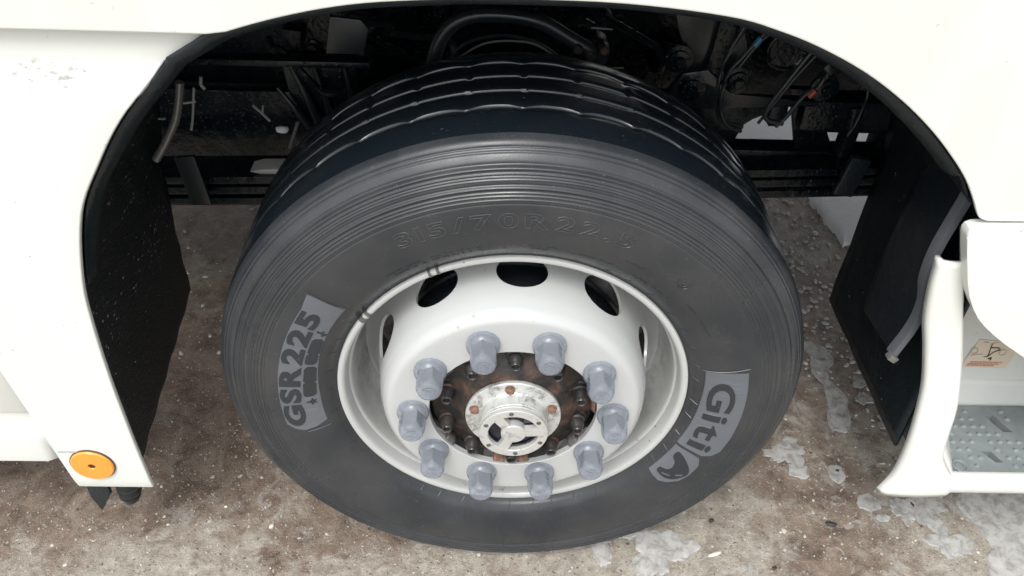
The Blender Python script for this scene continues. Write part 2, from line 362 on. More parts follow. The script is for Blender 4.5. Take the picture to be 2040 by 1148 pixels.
# snow left beyond and under the far side of the truck
blob('snow_patch', [(.985, 1.50), (1.015, 1.34), (1.020, 1.22), (1.045, 1.12), (1.10, 1.06), (1.5, .95), (2.2, 1.1), (2.2, 2.6), (1.4, 2.9), (.9, 2.7), (.78, 2.0), (.83, 1.62)], .012, 'snow', wob=.012)
blob('snow_patch', [(-2.5, 2.7), (-1.2, 2.75), (.3, 2.8), (.8, 3.0), (.5, 4.5), (-2.2, 4.6)], .03, 'snow', wob=.05)

_bm = bmesh.new(); bmesh.ops.create_icosphere(_bm, subdivisions=1, radius=1.0)
ICO_V = np.array([v_.co[:] for v_ in _bm.verts]); ICO_F = np.array([[v_.index for v_ in f_.verts] for f_ in _bm.faces]); _bm.free()
def pebbles(name, spots, mat, sharp):
    """many small stones in one mesh, each squashed, turned and dented at random"""
    V, F = [], []
    for k, (x, y, s_, z) in enumerate(spots):
        a, t = rng.uniform(0, 6.28), rng.uniform(-.4, .4)
        p = ICO_V*rng.uniform(.78, 1.15, (len(ICO_V), 1))*np.array([rng.uniform(.8, 1.5), rng.uniform(.7, 1.0), rng.uniform(.4, .7)])*s_
        p = p @ np.array([[1, 0, 0], [0, math.cos(t), -math.sin(t)], [0, math.sin(t), math.cos(t)]]).T
        p = p @ np.array([[math.cos(a), -math.sin(a), 0], [math.sin(a), math.cos(a), 0], [0, 0, 1]]).T
        V.append(p+np.array([x, y, z+s_*.18])); F.append(ICO_F+k*len(ICO_V))
    V = np.concatenate(V); F = np.concatenate(F)
    me = bpy.data.meshes.new(name); me.from_pydata(V.tolist(), [], F.tolist()); me.update()
    return link(name, me, mat, None, True, sharp)
sp_l = []
for _ in range(5200):
    x = random.uniform(-1.15, 1.2); y = random.uniform(-.15, 1.0) if random.random() < .55 else random.uniform(-.12, .35)
    sp_l.append((x, y, abs(random.gauss(0, .0015))+.0008, 0))
tag(pebbles('gravel', sp_l, 'stone', 38), 'fine gravel and grit scattered over the wet concrete', 'gravel', kind='stuff')
sp_l = []      # slush beads and melt drops on the dark ground, too many to tell apart
for _ in range(330):
    x = random.gauss(.90, .10); y = random.gauss(.95, .22)
    if x > .70: sp_l.append((x, y, random.uniform(.003, .010), -.001))
for _ in range(70): sp_l.append((random.uniform(.78, 1.0), random.uniform(.35, .75), random.uniform(.002, .007), -.001))
for _ in range(60): sp_l.append((random.uniform(-1.05, -.66), random.uniform(.55, 1.5), random.uniform(.003, .009), -.001))
tag(pebbles('slush_beads', sp_l, 'slush_solid', 80), 'pale slush beads and drops dotting the dark ground behind the wheel', 'slush', kind='stuff')
def stone(name, x, y, s, mat, label, rz=0):
    bm = bmesh.new(); r = bmesh.ops.create_icosphere(bm, subdivisions=2, radius=1.0)
    for vv in r['verts']: vv.co *= 1+random.uniform(-.12, .12)
    bmesh.ops.transform(bm, matrix=Matrix.Diagonal((s[0], s[1], s[2], 1)), verts=r['verts'])
    o = from_bm(name, bm, mat, sharp=70); o.location = (x, y, s[2]*.55); o.rotation_euler.z = rz
    return tag(o, label, 'stone')
stone('stone', .442, .001, (.017, .005, .004), 'pale_stone', 'long pale stone chip lying on concrete below the tyre lettering', .35)
stone('stone', .711, .078, (.013, .006, .004), 'dark_stone', 'dark flat stone on brown concrete left of the low puddles', -.15)
stone('stone', .449, .083, (.006, .004, .004), 'dark_stone', 'small black stone in a pale spot beside the tyre', .2)
stone('stone', .768, .222, (.006, .004, .004), 'dark_stone', 'small dark stone sitting in the round puddle by the step', .2)
stone('stone', -.498, .055, (.007, .005, .004), 'pale_stone', 'rounded pale pebble on concrete left below the tyre', .9)
stone('stone', .56, -.03, (.006, .004, .003), 'dark_stone', 'black chip near the bottom edge below the wheel', .5)

# ---------------------------------------------------------------- the truck
truck = tag(empty('truck', (0, 0, 0)), 'white truck cab seen at its front wheel arch with black underbody', 'truck')
WZ = .49
wheel = empty('wheel', (0, 0, WZ), truck)
wheel['label'] = 'front wheel with black tyre, off-white steel rim and ten blue-grey nut covers'

# --- tyre ---
side_pts = [(.286, .012), (.293, .0065), (.300, .0035), (.305, .000), (.312, -.0075), (.324, -.0165), (.345, -.0235), (.370, -.0275), (.395, -.0288),
            (.420, -.0275), (.440, -.0235), (.455, -.0185), (.466, -.0125), (.476, -.005), (.4835, .0025), (.4885, .0085)]
sp = catmull(side_pts, 7); SPR = np.array([p[0] for p in sp]); SPY = np.array([p[1] for p in sp])
def side_y(r): return float(np.interp(r, SPR, SPY))
ridges = [(.4625, .0026, .0030), (.4555, .0011, .0016), (.4515, .0009, .0013), (.4478, .0009, .0013), (.4370, .0024, .0026), (.4300, .0010, .0014),
          (.4250, .0009, .0013), (.4190, .0009, .0013), (.4800, .0012, .0010), (.4845, .0010, .0012)]
def side_full(r):
    y = side_y(r)
    for rc, w, h in ridges: y -= h*math.exp(-((r-rc)/w)**2)
    for rc, w, h in ((.4665, .0022, .0016), (.4405, .0018, .0012), (.4125, .0012, .0009), (.3080, .0012, .001)): y += h*math.exp(-((r-rc)/w)**2)
    return y
prof = []
rr_ = np.concatenate([np.linspace(.286, .312, 16), np.linspace(.315, .404, 24), np.linspace(.4055, .4885, 150)])
for r in rr_: prof.append((float(r), side_full(float(r)), 0, 0))
prof += [(.4905, .0108, 0, 0), (.4925, .0150, 0, 0), (.4945, .024, 0, 0), (.4962, .036, 0, 0), (.4972, .052, 0, 0), (.4978, .066, 0, 0)]
# four circumferential grooves; the first has scalloped edges, the next ones short sipes
def groove(y0, y1, amp, kind, top):
    return [(top, y0-.0065, 0 if kind == 1 else amp, kind), (top-.0001, y0-.0016, amp, kind), (top-.0010, y0-.0003, amp, kind), (top-.005, y0+.0006, amp, kind), (top-.013, y0+.003, amp*.6, kind), (top-.0135, y1-.003, amp*.6, kind),
            (top-.005, y1-.0006, amp, kind), (top-.0017, y1+.0003, amp, kind), (top-.0002, y1+.0026, amp, kind), (top, y1+.0085, 0 if kind == 1 else amp, kind)]
prof += groove(.081, .0945, .0060, 1, .4980) + groove(.133, .143, .0012, 2, .4985) + groove(.180, .190, .0012, 2, .4980) + groove(.226, .238, .0060, 1, .4968)
prof += [(.4955, .258, 0, 0), (.4935, .274, 0, 0), (.4890, .287, 0, 0), (.478, .296, 0, 0), (.455, .310, 0, 0), (.41, .318, 0, 0), (.36, .310, 0, 0), (.31, .285, 0, 0), (.288, .27, 0, 0)]
PER = 18; NS = 38*PER; tv, tf = [], []; npf = len(prof)
for i in range(NS):
    a = 2*math.pi*i/NS; s, c = math.sin(a), math.cos(a); ph = (i % PER)/PER
    scal = abs(2*ph-1)                     # cusps once a pitch
    scal = scal**2.6
    for (r, y, amp, kind) in prof:
        yy = y; rr = r
        if kind == 1: yy = y + amp*(.55-1.5*scal)
        elif kind == 2 and .4920 < r < .4979 and (i % PER) in (0, 1): yy = y-.0016; rr = r-.0030
        z = rr*c
        if z < -WZ+.0005: z = -WZ+.0005    # flattened where it bears on the ground
        tv.append((rr*s, yy, z))
for i in range(NS):
    j = (i+1) % NS
    for k in range(npf-1): tf.append((i*npf+k, i*npf+k+1, j*npf+k+1, j*npf+k))
tyre = mesh('tyre', tv, tf, 'tyre_rubber', wheel, sharp=42)
tyre.data.materials.append(M['tread_rubber'])
ksh = len(rr_)+2
mi = np.zeros(len(tf), dtype=np.int32).reshape(NS, npf-1); mi[:, ksh:] = 1
tyre.data.polygons.foreach_set('material_index', mi.ravel())

# --- raised marks on the sidewall: anything drawn in (arc length, height) is wrapped onto the rubber ---
def wrap(verts, th0, r0, rm, off):
    out = []
    for (x, y, z) in verts:
        r = r0+y; th = th0+math.degrees(x/rm); out.append(pol(r, th, side_y(r)-off-z))
    return out
def glyph_mesh(txt, size, bold, extr, spacing=1.0, outline=0.0):
    cu = bpy.data.curves.new('txt', 'FONT'); cu.body = txt; cu.size = size; cu.extrude = extr; cu.offset = bold; cu.resolution_u = 4; cu.space_character = spacing
    cu.align_x = 'CENTER'
    if outline: cu.fill_mode = 'NONE'; cu.extrude = 0; cu.bevel_depth = outline; cu.bevel_resolution = 1
    o = bpy.data.objects.new('txt', cu); COL.objects.link(o)
    bpy.context.view_layer.update()
    me = bpy.data.meshes.new_from_object(o.evaluated_get(bpy.context.evaluated_depsgraph_get()))
    bpy.data.objects.remove(o); bpy.data.curves.remove(cu)
    bm = bmesh.new(); bm.from_mesh(me); bpy.data.meshes.remove(me)
    bmesh.ops.triangulate(bm, faces=bm.faces)
    for _ in range(2):
        es = [e for e in bm.edges if e.calc_length() > size*.22]
        if es: bmesh.ops.subdivide_edges(bm, edges=es, cuts=1)
        bmesh.ops.triangulate(bm, faces=bm.faces)
    vv = [tuple(v.co) for v in bm.verts]; ff = [tuple(v.index for v in f.verts) for f in bm.faces]
    bm.free(); return vv, ff
def arc_text(name, txt, th_span, r0, r1, mat, extr=.0008, off=.0008, bold=0.0, gf=.15, outline=0.0):
    """letters laid one by one along the arc so that the word fills th_span; every letter is its own raised piece"""
    n = len(txt); h = r1-r0
    ref = glyph_mesh(txt[0], 1.0, bold, .1)[0]; ys = [p[1] for p in ref]; size = h/(max(ys)-min(ys)); y_lo = min(ys)*size
    gl, widths = [], []
    for ch in txt:
        vv, ff = glyph_mesh(ch, size, bold*size, extr, 1.0, outline); gl.append((vv, ff))
        xs = [p[0] for p in vv]; widths.append((min(xs), max(xs)))
    rm = (r0+r1)/2
    tot = R(th_span[1]-th_span[0])*rm; wsum = sum(b_-a_ for a_, b_ in widths)
    xs_ = tot*(1-gf)/wsum; gap = tot*gf/(n-1)
    x = -tot/2
    for (vv, ff), (a_, b_) in zip(gl, widths):
        vv = [((p[0]-a_)*xs_+x, p[1]-y_lo, p[2]) for p in vv]
        mesh(name, wrap(vv, sum(th_span)/2, r0, rm, off), ff, mat, wheel, smooth=False)
        x += (b_-a_)*xs_+gap
def polar_poly(name, pts, mat, off, thick, n=6, sm=True):
    """a shape given by (radius, angle) corners, wrapped on the sidewall with real thickness"""
    P = catmull(pts, n, True) if sm else [np.array(p) for p in pts]
    bm = bmesh.new()
    f = bm.faces.new([bm.verts.new((p[1], p[0], 0)) for p in P])
    bmesh.ops.triangulate(bm, faces=bm.faces)
    for _ in range(6):
        es = [e for e in bm.edges if math.hypot((e.verts[0].co.x-e.verts[1].co.x)*.006, e.verts[0].co.y-e.verts[1].co.y) > .007]
        if es: bmesh.ops.subdivide_edges(bm, edges=es, cuts=1); bmesh.ops.triangulate(bm, faces=bm.faces)
    r = bmesh.ops.extrude_face_region(bm, geom=list(bm.faces))
    for e in r['geom']:
        if isinstance(e, bmesh.types.BMVert): e.co.z = thick
    for v_ in bm.verts: v_.co = Vector(pol(v_.co.y, v_.co.x, side_y(v_.co.y)-off-v_.co.z))
    return from_bm(name, bm, mat, wheel, smooth=False)
arc_text('size_letter', '315/70R22.5', (-27.5, 25.0), .3715, .3975, 'letter_edge', .0016, .0004, .020, .20, .00075)
def sector(r0, r1, a0, a1, n=14): return [(r1, a) for a in np.linspace(a0, a1, n)] + [(r0, a) for a in np.linspace(a1, a0, n)]
o = polar_poly('name_plate', [(.391, a) for a in np.linspace(-98, -57, 12)]+[(.398, -52.5), (.364, -52.2), (.334, -51.8), (.334, -60), (.332, -70), (.3285, -79), (.325, -89), (.3245, -99.5), (.345, -101.0), (.366, -101.4), (.380, -100.2)], 'plate_rubber', .0003, .0008, 3, False)
o['label'] = 'pale grey inset plate lettered GSR225 above small vehicle outlines'
arc_text('name_letter', 'GSR225', (-99.2, -57.0), .3545, .3895, 'letter_rubber', .0007, .0014, .045, .10)
for (rs, as_, gaps) in (((.3325, .3515), (-75.0, -65.6), (-71.3,)), ((.3300, .3505), (-87.9, -76.7), (-82.6,))):
    r0, r1 = rs; a0, a1 = as_; g = gaps[0]
    polar_poly('vehicle_outline', [(r1, a0), (r1+.0005, a0+1), (r1, g-.5), (r1-.003, g-.2), (r1-.003, g+.2), (r1, g+.5), (r1, a1-.6), (r1-.004, a1+.3), (r0+.006, a1+.5), (r0+.001, a1-.2), (r0, g+.5), (r0+.003, g+.2), (r0+.003, g-.2), (r0, g-.5), (r0, a0+.7), (r0+.004, a0-.3), (r1-.004, a0-.4)], 'letter_rubber', .0009, .0010, 2, False)
polar_poly('star_mark', [(.349, -90.6), (.341, -90.1), (.338, -88.9), (.336, -90.0), (.331, -89.8), (.334, -90.6), (.331, -91.4), (.336, -91.0), (.339, -92.0), (.341, -90.9)], 'letter_rubber', .0009, .0010, 1, False)
polar_poly('direction_mark', [(.3505, -62.9), (.3505, -62.2), (.345, -62.6), (.340, -61.8), (.339, -63.0), (.334, -62.6), (.3345, -63.4), (.341, -64.1), (.3415, -63.1)], 'letter_rubber', .0009, .0010, 1, False)
o = polar_poly('brand_plate', [(.3925, a) for a in np.linspace(77.0, 101, 8)]+[(.390, 107.0), (.381, 109.2), (.366, 110.4), (.345, 110.0), (.3165, 109.6)]+[(.3185, 99), (.3205, 89), (.323, 82), (.3255, 75.9), (.36, 76.4)], 'plate_rubber', .0003, .0008, 3, False)
o['label'] = 'pale grey inset plate lettered Giti'
arc_text('brand_letter', 'Giti', (80.3, 108.4), .3290, .3745, 'letter_rubber', .0007, .0014, .022, .16)
polar_poly('emblem_plate', [(.3175, 110.8), (.345, 111.0), (.366, 111.6), (.376, 114.5), (.377, 119), (.372, 122.5), (.358, 125.3), (.344, 126.6), (.330, 126.3), (.3165, 125.6), (.3165, 118)], 'plate_rubber', .0003, .0008, 3, False)
polar_poly('emblem', [(.3278, 112.7), (.336, 113.0), (.3443, 113.8), (.3578, 115.5), (.369, 117.3), (.3730, 119.0), (.3700, 120.7), (.3604, 123.1), (.3453, 124.3), (.3311, 124.1), (.3251, 123.5), (.3257, 121.8), (.3341, 121.4), (.3391, 120.7), (.3409, 119.4), (.3382, 117.6), (.3329, 116.4), (.3264, 115.3)], 'letter_rubber', .0009, .0010, 2, True)
for pts in ([(.3345, 123.0), (.3490, 122.3), (.3500, 122.7), (.3350, 123.4)], [(.3560, 121.0), (.3660, 119.8), (.3670, 120.2), (.3570, 121.4)]):
    polar_poly('emblem_stroke', pts, 'plate_rubber', .0016, .0008, 1, False)
# bright moulded edge lines of the plates
for (a, r0, r1) in ((-52.0, .331, .401), (-102.0, .322, .362), (75.6, .322, .396)):
    V, F = tube([pol(r, a+(.35 if a > 0 else -.2)*math.sin((r-r0)*40), side_y(r)-.0008) for r in np.linspace(r0, r1, 8)], .0010, 6, 1); mesh('moulded_edge', V, F, 'tyre_rubber', wheel)
# radial tick ribs round the bead, a joined fringe of fine relief
V, F = [], []
for k in range(44):
    a = k*360/44+random.uniform(-1.5, 1.5); l = random.uniform(.007, .012)
    v_, f_ = tube([pol(r, a+(r-.305)*60, side_y(r)-.0002) for r in (.306, .306+l*.5, .306+l)], .0006, 5, 1); b0 = len(V); V += v_; F += [tuple(i+b0 for i in f) for f in f_]
tag(mesh('bead_ticks', V, F, 'tyre_rubber', wheel), kind='stuff')
# lines of tiny moulded characters, too small to read
V, F = [], []
def dashes(r, a0, a1, h=.0035, fill=.72):
    a = a0
    while a < a1:
        w_ = random.uniform(.25, .6)
        if random.random() < fill:
            for rr0, rr1 in ((r, r+h*random.uniform(.5, 1)),):
                q = [pol(rr0, a, side_y(rr0)+.0003), pol(rr0, a+w_, side_y(rr0)+.0003), pol(rr1, a+w_, side_y(rr1)+.0003), pol(rr1, a, side_y(rr1)+.0003)]
                q2 = [(x, y-.0011, z) for x, y, z in q]; b0 = len(V); V.extend(q+q2)
                F.extend([tuple(b0+i for i in t) for t in ((4, 5, 6, 7), (0, 1, 5, 4), (1, 2, 6, 5), (2, 3, 7, 6), (3, 0, 4, 7))])
        a += w_+random.uniform(.1, .35)
for args in ((.334, -36, -9), (.327, -34, -3), (.333, 2, 9), (.327, 2, 7), (.330, 12, 24), (.349, 26, 33), (.328, 30, 44), (.345, 48, 62)): dashes(*args)
for k in range(5): dashes(.420+k*.0042, 170, 188, .0022, .85)
tag(mesh('moulded_fine_print', V, F, 'tyre_rubber', wheel, smooth=False), kind='stuff')
V, F = tube([(math.sin(R(41.8))*.370+.011*math.cos(t), side_y(.37)-.0004, math.cos(R(41.8))*.370+.011*math.sin(t)) for t in np.linspace(0, 6.283, 25)], .0007, 5, 1)
mesh('approval_ring', V, F, 'tyre_rubber', wheel)
V, F = tube([(math.sin(R(41.8))*.370+.005*math.cos(t), side_y(.37)-.0003, math.cos(R(41.8))*.370+.006*math.sin(t)) for t in np.linspace(.6, 5.6, 13)], .0007, 5, 1)
mesh('approval_mark', V, F, 'tyre_rubber', wheel)

# --- rim barrel ---
rimp = [(.2900, .022), (.2955, .0105), (.2988, .0060), (.2992, .0020), (.2978, -.0012), (.2945, -.0022), (.2905, -.0016), (.2875, .0012), (.2857, .0055), (.2846, .012), (.2825, .0200), (.2822, .0230), (.2795, .0250), (.2780, .0310),
        (.2765, .045), (.2755, .065), (.2740, .09), (.2700, .112), (.2640, .128), (.2600, .150), (.2600, .215), (.2660, .225), (.272, .235), (.2785, .255), (.288, .268)]
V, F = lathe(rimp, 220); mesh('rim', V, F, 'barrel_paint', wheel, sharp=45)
# balance weight clip marks on the lip
for a, l in ((-55.5, 2.0), (-52.6, 1.4), (-27.0, .9), (-24.3, 1.0)):
    V, F = [], []
    pr = [(.2996, .0040), (.2990, -.0012), (.2965, -.0028), (.2925, -.0034), (.2885, -.0014), (.2862, .0035)]
    for k in range(5):
        for r, y in pr: V.append(pol(r, a+l*(k/4-.5), y-.0004))
    for k in range(4):
        for q in range(5): F.append((k*6+q, k*6+q+1, (k+1)*6+q+1, (k+1)*6+q))
    mesh('weight_clip', V, F, 'dusty_steel', wheel)
# --- disc with hand holes ---
dp = catmull([(.1405, -.0427), (.160, -.0427), (.180, -.0427), (.198, -.0427), (.2055, -.0420), (.2110, -.0390), (.2155, -.0335), (.2190, -.0270), (.2215, -.0200), (.2240, -.0120), (.2262, -.0020), (.2280, .0100),
              (.2305, .0300), (.2345, .0550), (.2400, .0800), (.2480, .1020), (.2590, .1180), (.2700, .1260)], 4)
dp = [tuple(p) for p in dp]
back = []
for i, p in enumerate(dp):
    a_ = np.array(dp[max(i-1, 0)]); b_ = np.array(dp[min(i+1, len(dp)-1)]); t = (b_-a_)/np.linalg.norm(b_-a_)
    nrm = np.array([-t[1], t[0]]);  nrm = nrm if nrm[1] > 0 or nrm[0] < 0 else -nrm
    back.append((p[0]+nrm[0]*.0048, p[1]+nrm[1]*.0048))
back[0] = (.1405, dp[0][1]+.012)
front = [(.1405, -.0415)] + [(.1417, -.0427)] + dp[1:]
V, F = lathe(front+back[::-1], 240, closed=True)
disc = mesh('wheel_disc', V, F, 'rim_paint', wheel, sharp=40)
bm = bmesh.new()
for k in range(10):
    a = 2+36*k
    mtx = Matrix.Rotation(R(a), 4, 'Y') @ Matrix.Translation((0, .0505, .235)) @ Matrix.Diagonal((1, .90, 1, 1))
    bmesh.ops.create_cone(bm, cap_ends=True, segments=56, radius1=.0415, radius2=.0415, depth=.12, matrix=mtx)
cut = from_bm('cutter', bm, None)
cut.parent = wheel
md = add_mod(disc, 'BOOLEAN', operation='DIFFERENCE', object=cut, solver='EXACT')
bpy.context.view_layer.update()
me2 = bpy.data.meshes.new_from_object(disc.evaluated_get(bpy.context.evaluated_depsgraph_get()))
disc.modifiers.clear(); disc.data = me2
bpy.data.objects.remove(cut)
me2.polygons.foreach_set('use_smooth', [True]*len(me2.polygons)); me2.set_sharp_from_angle(angle=R(32))
# --- brake drum seen through the holes ---
V, F = lathe([(.09, .03), (.17, .03), (.190, .036), (.200, .05), (.203, .07), (.203, .10), (.208, .102), (.208, .11), (.203, .112), (.203, .27), (.09, .28)], 96)
mesh('brake_drum', V, F, 'chassis_grey', wheel)
# --- hub ---
V, F = lathe([(.141, .02), (.1400, -.014), (.1370, -.0175), (.1250, -.0185), (.1180, -.0215), (.1100, -.0270), (.1020, -.0330), (.0940, -.0385), (.0860, -.0430), (.0800, -.0450), (.05, -.0450)], 128)
mesh('hub', V, F, 'hub_rust', wheel)
for k in range(10):
    a = 36*k
    pr = [(.0, .0), (.0185, .0), (.0180, -.004), (.0155, -.006), (.0150, -.012), (.0125, -.014), (.0120, -.024), (.0095, -.027), (.0088, -.035), (.0075, -.0365), (.0060, -.0355), (.0055, -.030), (.0, -.0295)]
    V, F = lathe(pr, 20); c = pol(.1165, a, -.016)
    ob = mesh('hub_bolt', [(x+c[0], y+c[1], z+c[2]) for x, y, z in V], F, 'hub_rust' if k % 3 else 'bolt_steel', wheel)
    V, F = lathe([(.0092, -.030), (.0089, -.0352), (.0074, -.0372), (.0058, -.0358), (.0054, -.0300)], 20)
    mesh('bolt_nose', [(x+c[0], y+c[1], z+c[2]) for x, y, z in V], F, 'bolt_steel', wheel)
for a in (-171, 171, -128, 128, 87, -52):       # spring clips holding the disc bore
    w_ = 4.2
    V, F = [], []
    for k in range(5):
        for r, y in ((.1300, -.0205), (.1330, -.0345), (.1375, -.0400), (.1398, -.0330), (.1400, -.0180)): V.append(pol(r, a+w_*(k/4-.5)*2, y))
    for k in range(4):
        for q in range(4): F.append((k*5+q, k*5+q+1, (k+1)*5+q+1, (k+1)*5+q))
    ob = mesh('bore_clip', V, F, 'bolt_rust' if a in (-171, 171, 87) else 'dusty_steel', wheel); add_mod(ob, 'SOLIDIFY', thickness=.003, offset=-1)
# --- aluminium hub flange and cap ---
V, F = lathe([(.0790, -.0445), (.0800, -.0465), (.0798, -.0515), (.0788, -.0528), (.0655, -.0532), (.0605, -.0545), (.0578, -.0580), (.0572, -.0640), (.0570, -.0760), (.0562, -.0768), (.0562, -.0785), (.0572, -.0793), (.0573, -.0815), (.0563, -.0822), (.050, -.0824)], 128)
mesh('hub_flange', V, F, 'dirty_aluminium', wheel, sharp=30)
for k in range(5):
    a = -6+72*k+(4 if k in (1, 4) else 0)
    V, F = [], []
    c = pol(.0672, a, -.0532)
    V, F = lathe([(.0, -.0080), (.0055, -.0080), (.0072, -.0066), (.0074, .0)], 6)
    V2, F2 = lathe([(.0085, .001), (.0088, -.0008), (.0074, -.0010)], 16); b0 = len(V); V = V+V2; F = F+[tuple(i+b0 for i in f) for f in F2]
    mesh('flange_bolt', [(x+c[0], y+c[1], z+c[2]) for x, y, z in V], F, 'bolt_rust', wheel, sharp=20)
def cap_face(name, r_in, r_out, y0, y1, mat, bevel=.0008, seg=96):
    V, F = lathe([(r_in, y1), (r_in, y0+bevel), (r_in+bevel, y0), (r_out-bevel, y0), (r_out, y0+bevel), (r_out, y1)], seg); return mesh(name, V, F, mat, wheel, sharp=30)
cap_face('hub_cap', .0415, .0565, -.0905, -.0815, 'cast_aluminium')
V, F = lathe([(.0001, -.0770), (.030, -.0770), (.0420, -.0765)], 64); mesh('cap_recess', V, F, 'window_black', wheel)
# three spokes and the boss
bm = bmesh.new()
def wedge(bm, a, w0, w1, r0, r1, y0, y1):
    ca, sa = math.cos(R(a)), math.sin(R(a))
    vs_ = []
    for y in (y0, y1):
        for r, w in ((r0, -w0), (r0, w0), (r1, w1), (r1, -w1)):
            vs_.append(bm.verts.new((r*sa+w*ca, y, r*ca-w*sa)))
    for q in ((0, 1, 2, 3), (7, 6, 5, 4), (0, 4, 5, 1), (1, 5, 6, 2), (2, 6, 7, 3), (3, 7, 4, 0)): bm.faces.new([vs_[i] for i in q])
for a in (-36, 84, 204): wedge(bm, a, .0075, .0085, .012, .0430, -.0902, -.079)
from_bm('cap_spokes', bm, 'cast_aluminium', wheel)
V, F = lathe([(.0205, -.0770), (.0205, -.0900), (.0195, -.0912), (.0150, -.0916), (.0001, -.0918)], 48); mesh('cap_boss', V, F, 'cast_aluminium', wheel, sharp=30)
for k in range(6):
    c = pol(.0493, -5.5+60*k, -.0905)
    V, F = lathe([(.0001, -.0002), (.0012, -.0002), (.0014, -.0010), (.0034, -.0010), (.0040, -.0002), (.0040, .002)], 16)
    mesh('cap_screw', [(x+c[0], y+c[1], z+c[2]) for x, y, z in V], F, 'dusty_steel', wheel)
# faint engraved script on the boss, worn past reading
V, F = [], []
for (x0, z0, x1, z1) in ((-.013, .0045, -.010, .0085), (-.011, .003, -.008, .007), (-.008, .002, -.0055, .006), (-.006, .0008, -.003, .005), (-.003, -.0005, -.001, .0035), (-.003, -.006, .0035, .0035), (.003, -.0045, .005, -.0015), (.005, -.0055, .0075, -.0025), (.0075, -.0065, .0095, -.0035), (.0095, -.007, .012, -.005)):
    v_, f_ = tube([(x0, -.0917, z0), ((x0+x1)/2+.0004, -.0919, (z0+z1)/2), (x1, -.0917, z1)], .00035, 5, 2); b0 = len(V); V += [tuple(p) for p in v_]; F += [tuple(i+b0 for i in f) for f in f_]
mesh('cap_script', V, F, 'dark_line', wheel)
# --- ten nut covers over their nuts ---
def nut_cover_mesh():
    seg = 72; V, F = [], []; hs_ = [0, .0015, .003, .004]+list(np.linspace(.005, .0525, 58))
    a6 = .0200
    rows = []
    for h in hs_:
        if h <= .004: dome = .0265+.0005*min(h/.002, 1)
        else: dome = .0268*math.sqrt(max(0, 1-((h-.004)/.0195)**2)) if h < .0235 else 0
        cone = .0232 if h < .034 else .0232-.0062*((h-.034)/.0185)**1.35
        if h > .0495: cone -= .0035*((h-.0495)/.003)**2
        row = []
        for k in range(seg):
            t = 2*math.pi*k/seg; m6 = (t % (math.pi/3))-math.pi/6
            hexr = a6/math.cos(m6); hexr = min(hexr, .0228)
            row.append(max(dome, min(hexr, cone)))
        rows.append((h, row))
    rows += [(.0529, [.0125]*seg), (.0526, [.0118]*seg), (.0526, [.0098]*seg), (.0532, [.0092]*seg), (.0534, [.002]*seg)]
    for h, row in rows:
        for k in range(seg):
            t = 2*math.pi*k/seg; V.append((row[k]*math.sin(t), -h, row[k]*math.cos(t)))
    for i in range(len(rows)-1):
        for k in range(seg):
            l = (k+1) % seg; F.append((i*seg+k, i*seg+l, (i+1)*seg+l, (i+1)*seg+k))
    F.append(tuple((len(rows)-1)*seg+k for k in range(seg)))
    return V, F
V, F = nut_cover_mesh()
# small slanted bars of the cap mark
for dx in (-.004, 0, .004):
    b0 = len(V)
    for y in (-.0530, -.0542):
        for x, z in ((-.0012-.002, -.004), (.0012-.002, -.004), (.0012+.002, .004), (-.0012+.002, .004)): V.append((x+dx, y, z))
    F += [tuple(b0+i for i in q) for q in ((4, 5, 6, 7), (0, 1, 5, 4), (1, 2, 6, 5), (2, 3, 7, 6), (3, 0, 4, 7))]
nc = mesh('nut_cover', V, F, 'nut_cover_plastic', wheel, sharp=20)
V, F = lathe([(.0225, 0), (.0225, -.004), (.0187, -.006), (.0187, -.030), (.0170, -.0335), (.0125, -.0335), (.0120, -.040), (.0, -.040)], 6); wn_ = mesh('wheel_nut', V, F, 'dark_nut', wheel, sharp=20)
for k in range(10):
    for src in (nc, wn_):
        o = src if k == 0 else src.copy()
        if k: COL.objects.link(o); o.parent = wheel
        tilt = Matrix.Rotation(R(random.uniform(-2.5, 2.5)), 4, 'X') @ Matrix.Rotation(R(random.uniform(-2.5, 2.5)), 4, 'Z')
        o.matrix_local = Matrix.Translation(pol(.1675, 18+36*k, -.0430)) @ (tilt if src is nc else Matrix.Identity(4)) @ Matrix.Rotation(R(random.uniform(0, 60)), 4, 'Y')

# ---------------------------------------------------------------- body panels
ARCH = [(-.662, .245), (-.663, .36), (-.662, .45), (-.660, .536), (-.653, .66), (-.642, .75), (-.609, .869), (-.563, .950), (-.515, 1.019), (-.447, 1.093)]
ARCH_TOP = [(-.447, 1.093), (-.410, 1.115), (-.373, 1.135), (-.292, 1.160), (-.209, 1.177), (-.120, 1.185), (-.035, 1.1885), (.105, 1.187), (.23, 1.175), (.295, 1.159), (.353, 1.138), (.415, 1.108), (.473, 1.071), (.525, 1.030), (.568, .989), (.597, .957), (.619, .926), (.632, .905), (.640, .896), (.652, .8915)]
left = catmull(ARCH, 5); top = catmull(ARCH_TOP, 5)
# rear fender panel: columns along the arch edge, its top rolled in to a recessed band
def fender_y(z):
    pts = [(.24, -.026), (.27, -.0295), (.60, -.031), (1.035, -.030), (1.052, -.0275), (1.065, -.021), (1.078, -.014), (1.090, -.011), (1.20, -.009)]
    return float(np.interp(z, [p[0] for p in pts], [p[1] for p in pts]))
V, F = [], []; zs = sorted(set([float(p[1]) for p in left] + list(np.linspace(1.03, 1.092, 14))))
nx = 10
lz = np.array([p[1] for p in left]); lx = np.array([p[0] for p in left])
for z in zs:
    xr = float(np.interp(z, lz, lx)); xl = -.799-.102*(z-.242)
    for k in range(nx+1): V.append((xl+(xr-xl)*k/nx, fender_y(z), z))
for z in (1.11, 1.135, 1.17):
    for k in range(nx+1):
        xr = -.447+(z-1.093)*1.78; V.append((-.886+(xr+.886)*k/nx, fender_y(z), z))
nr = len(V)//(nx+1)
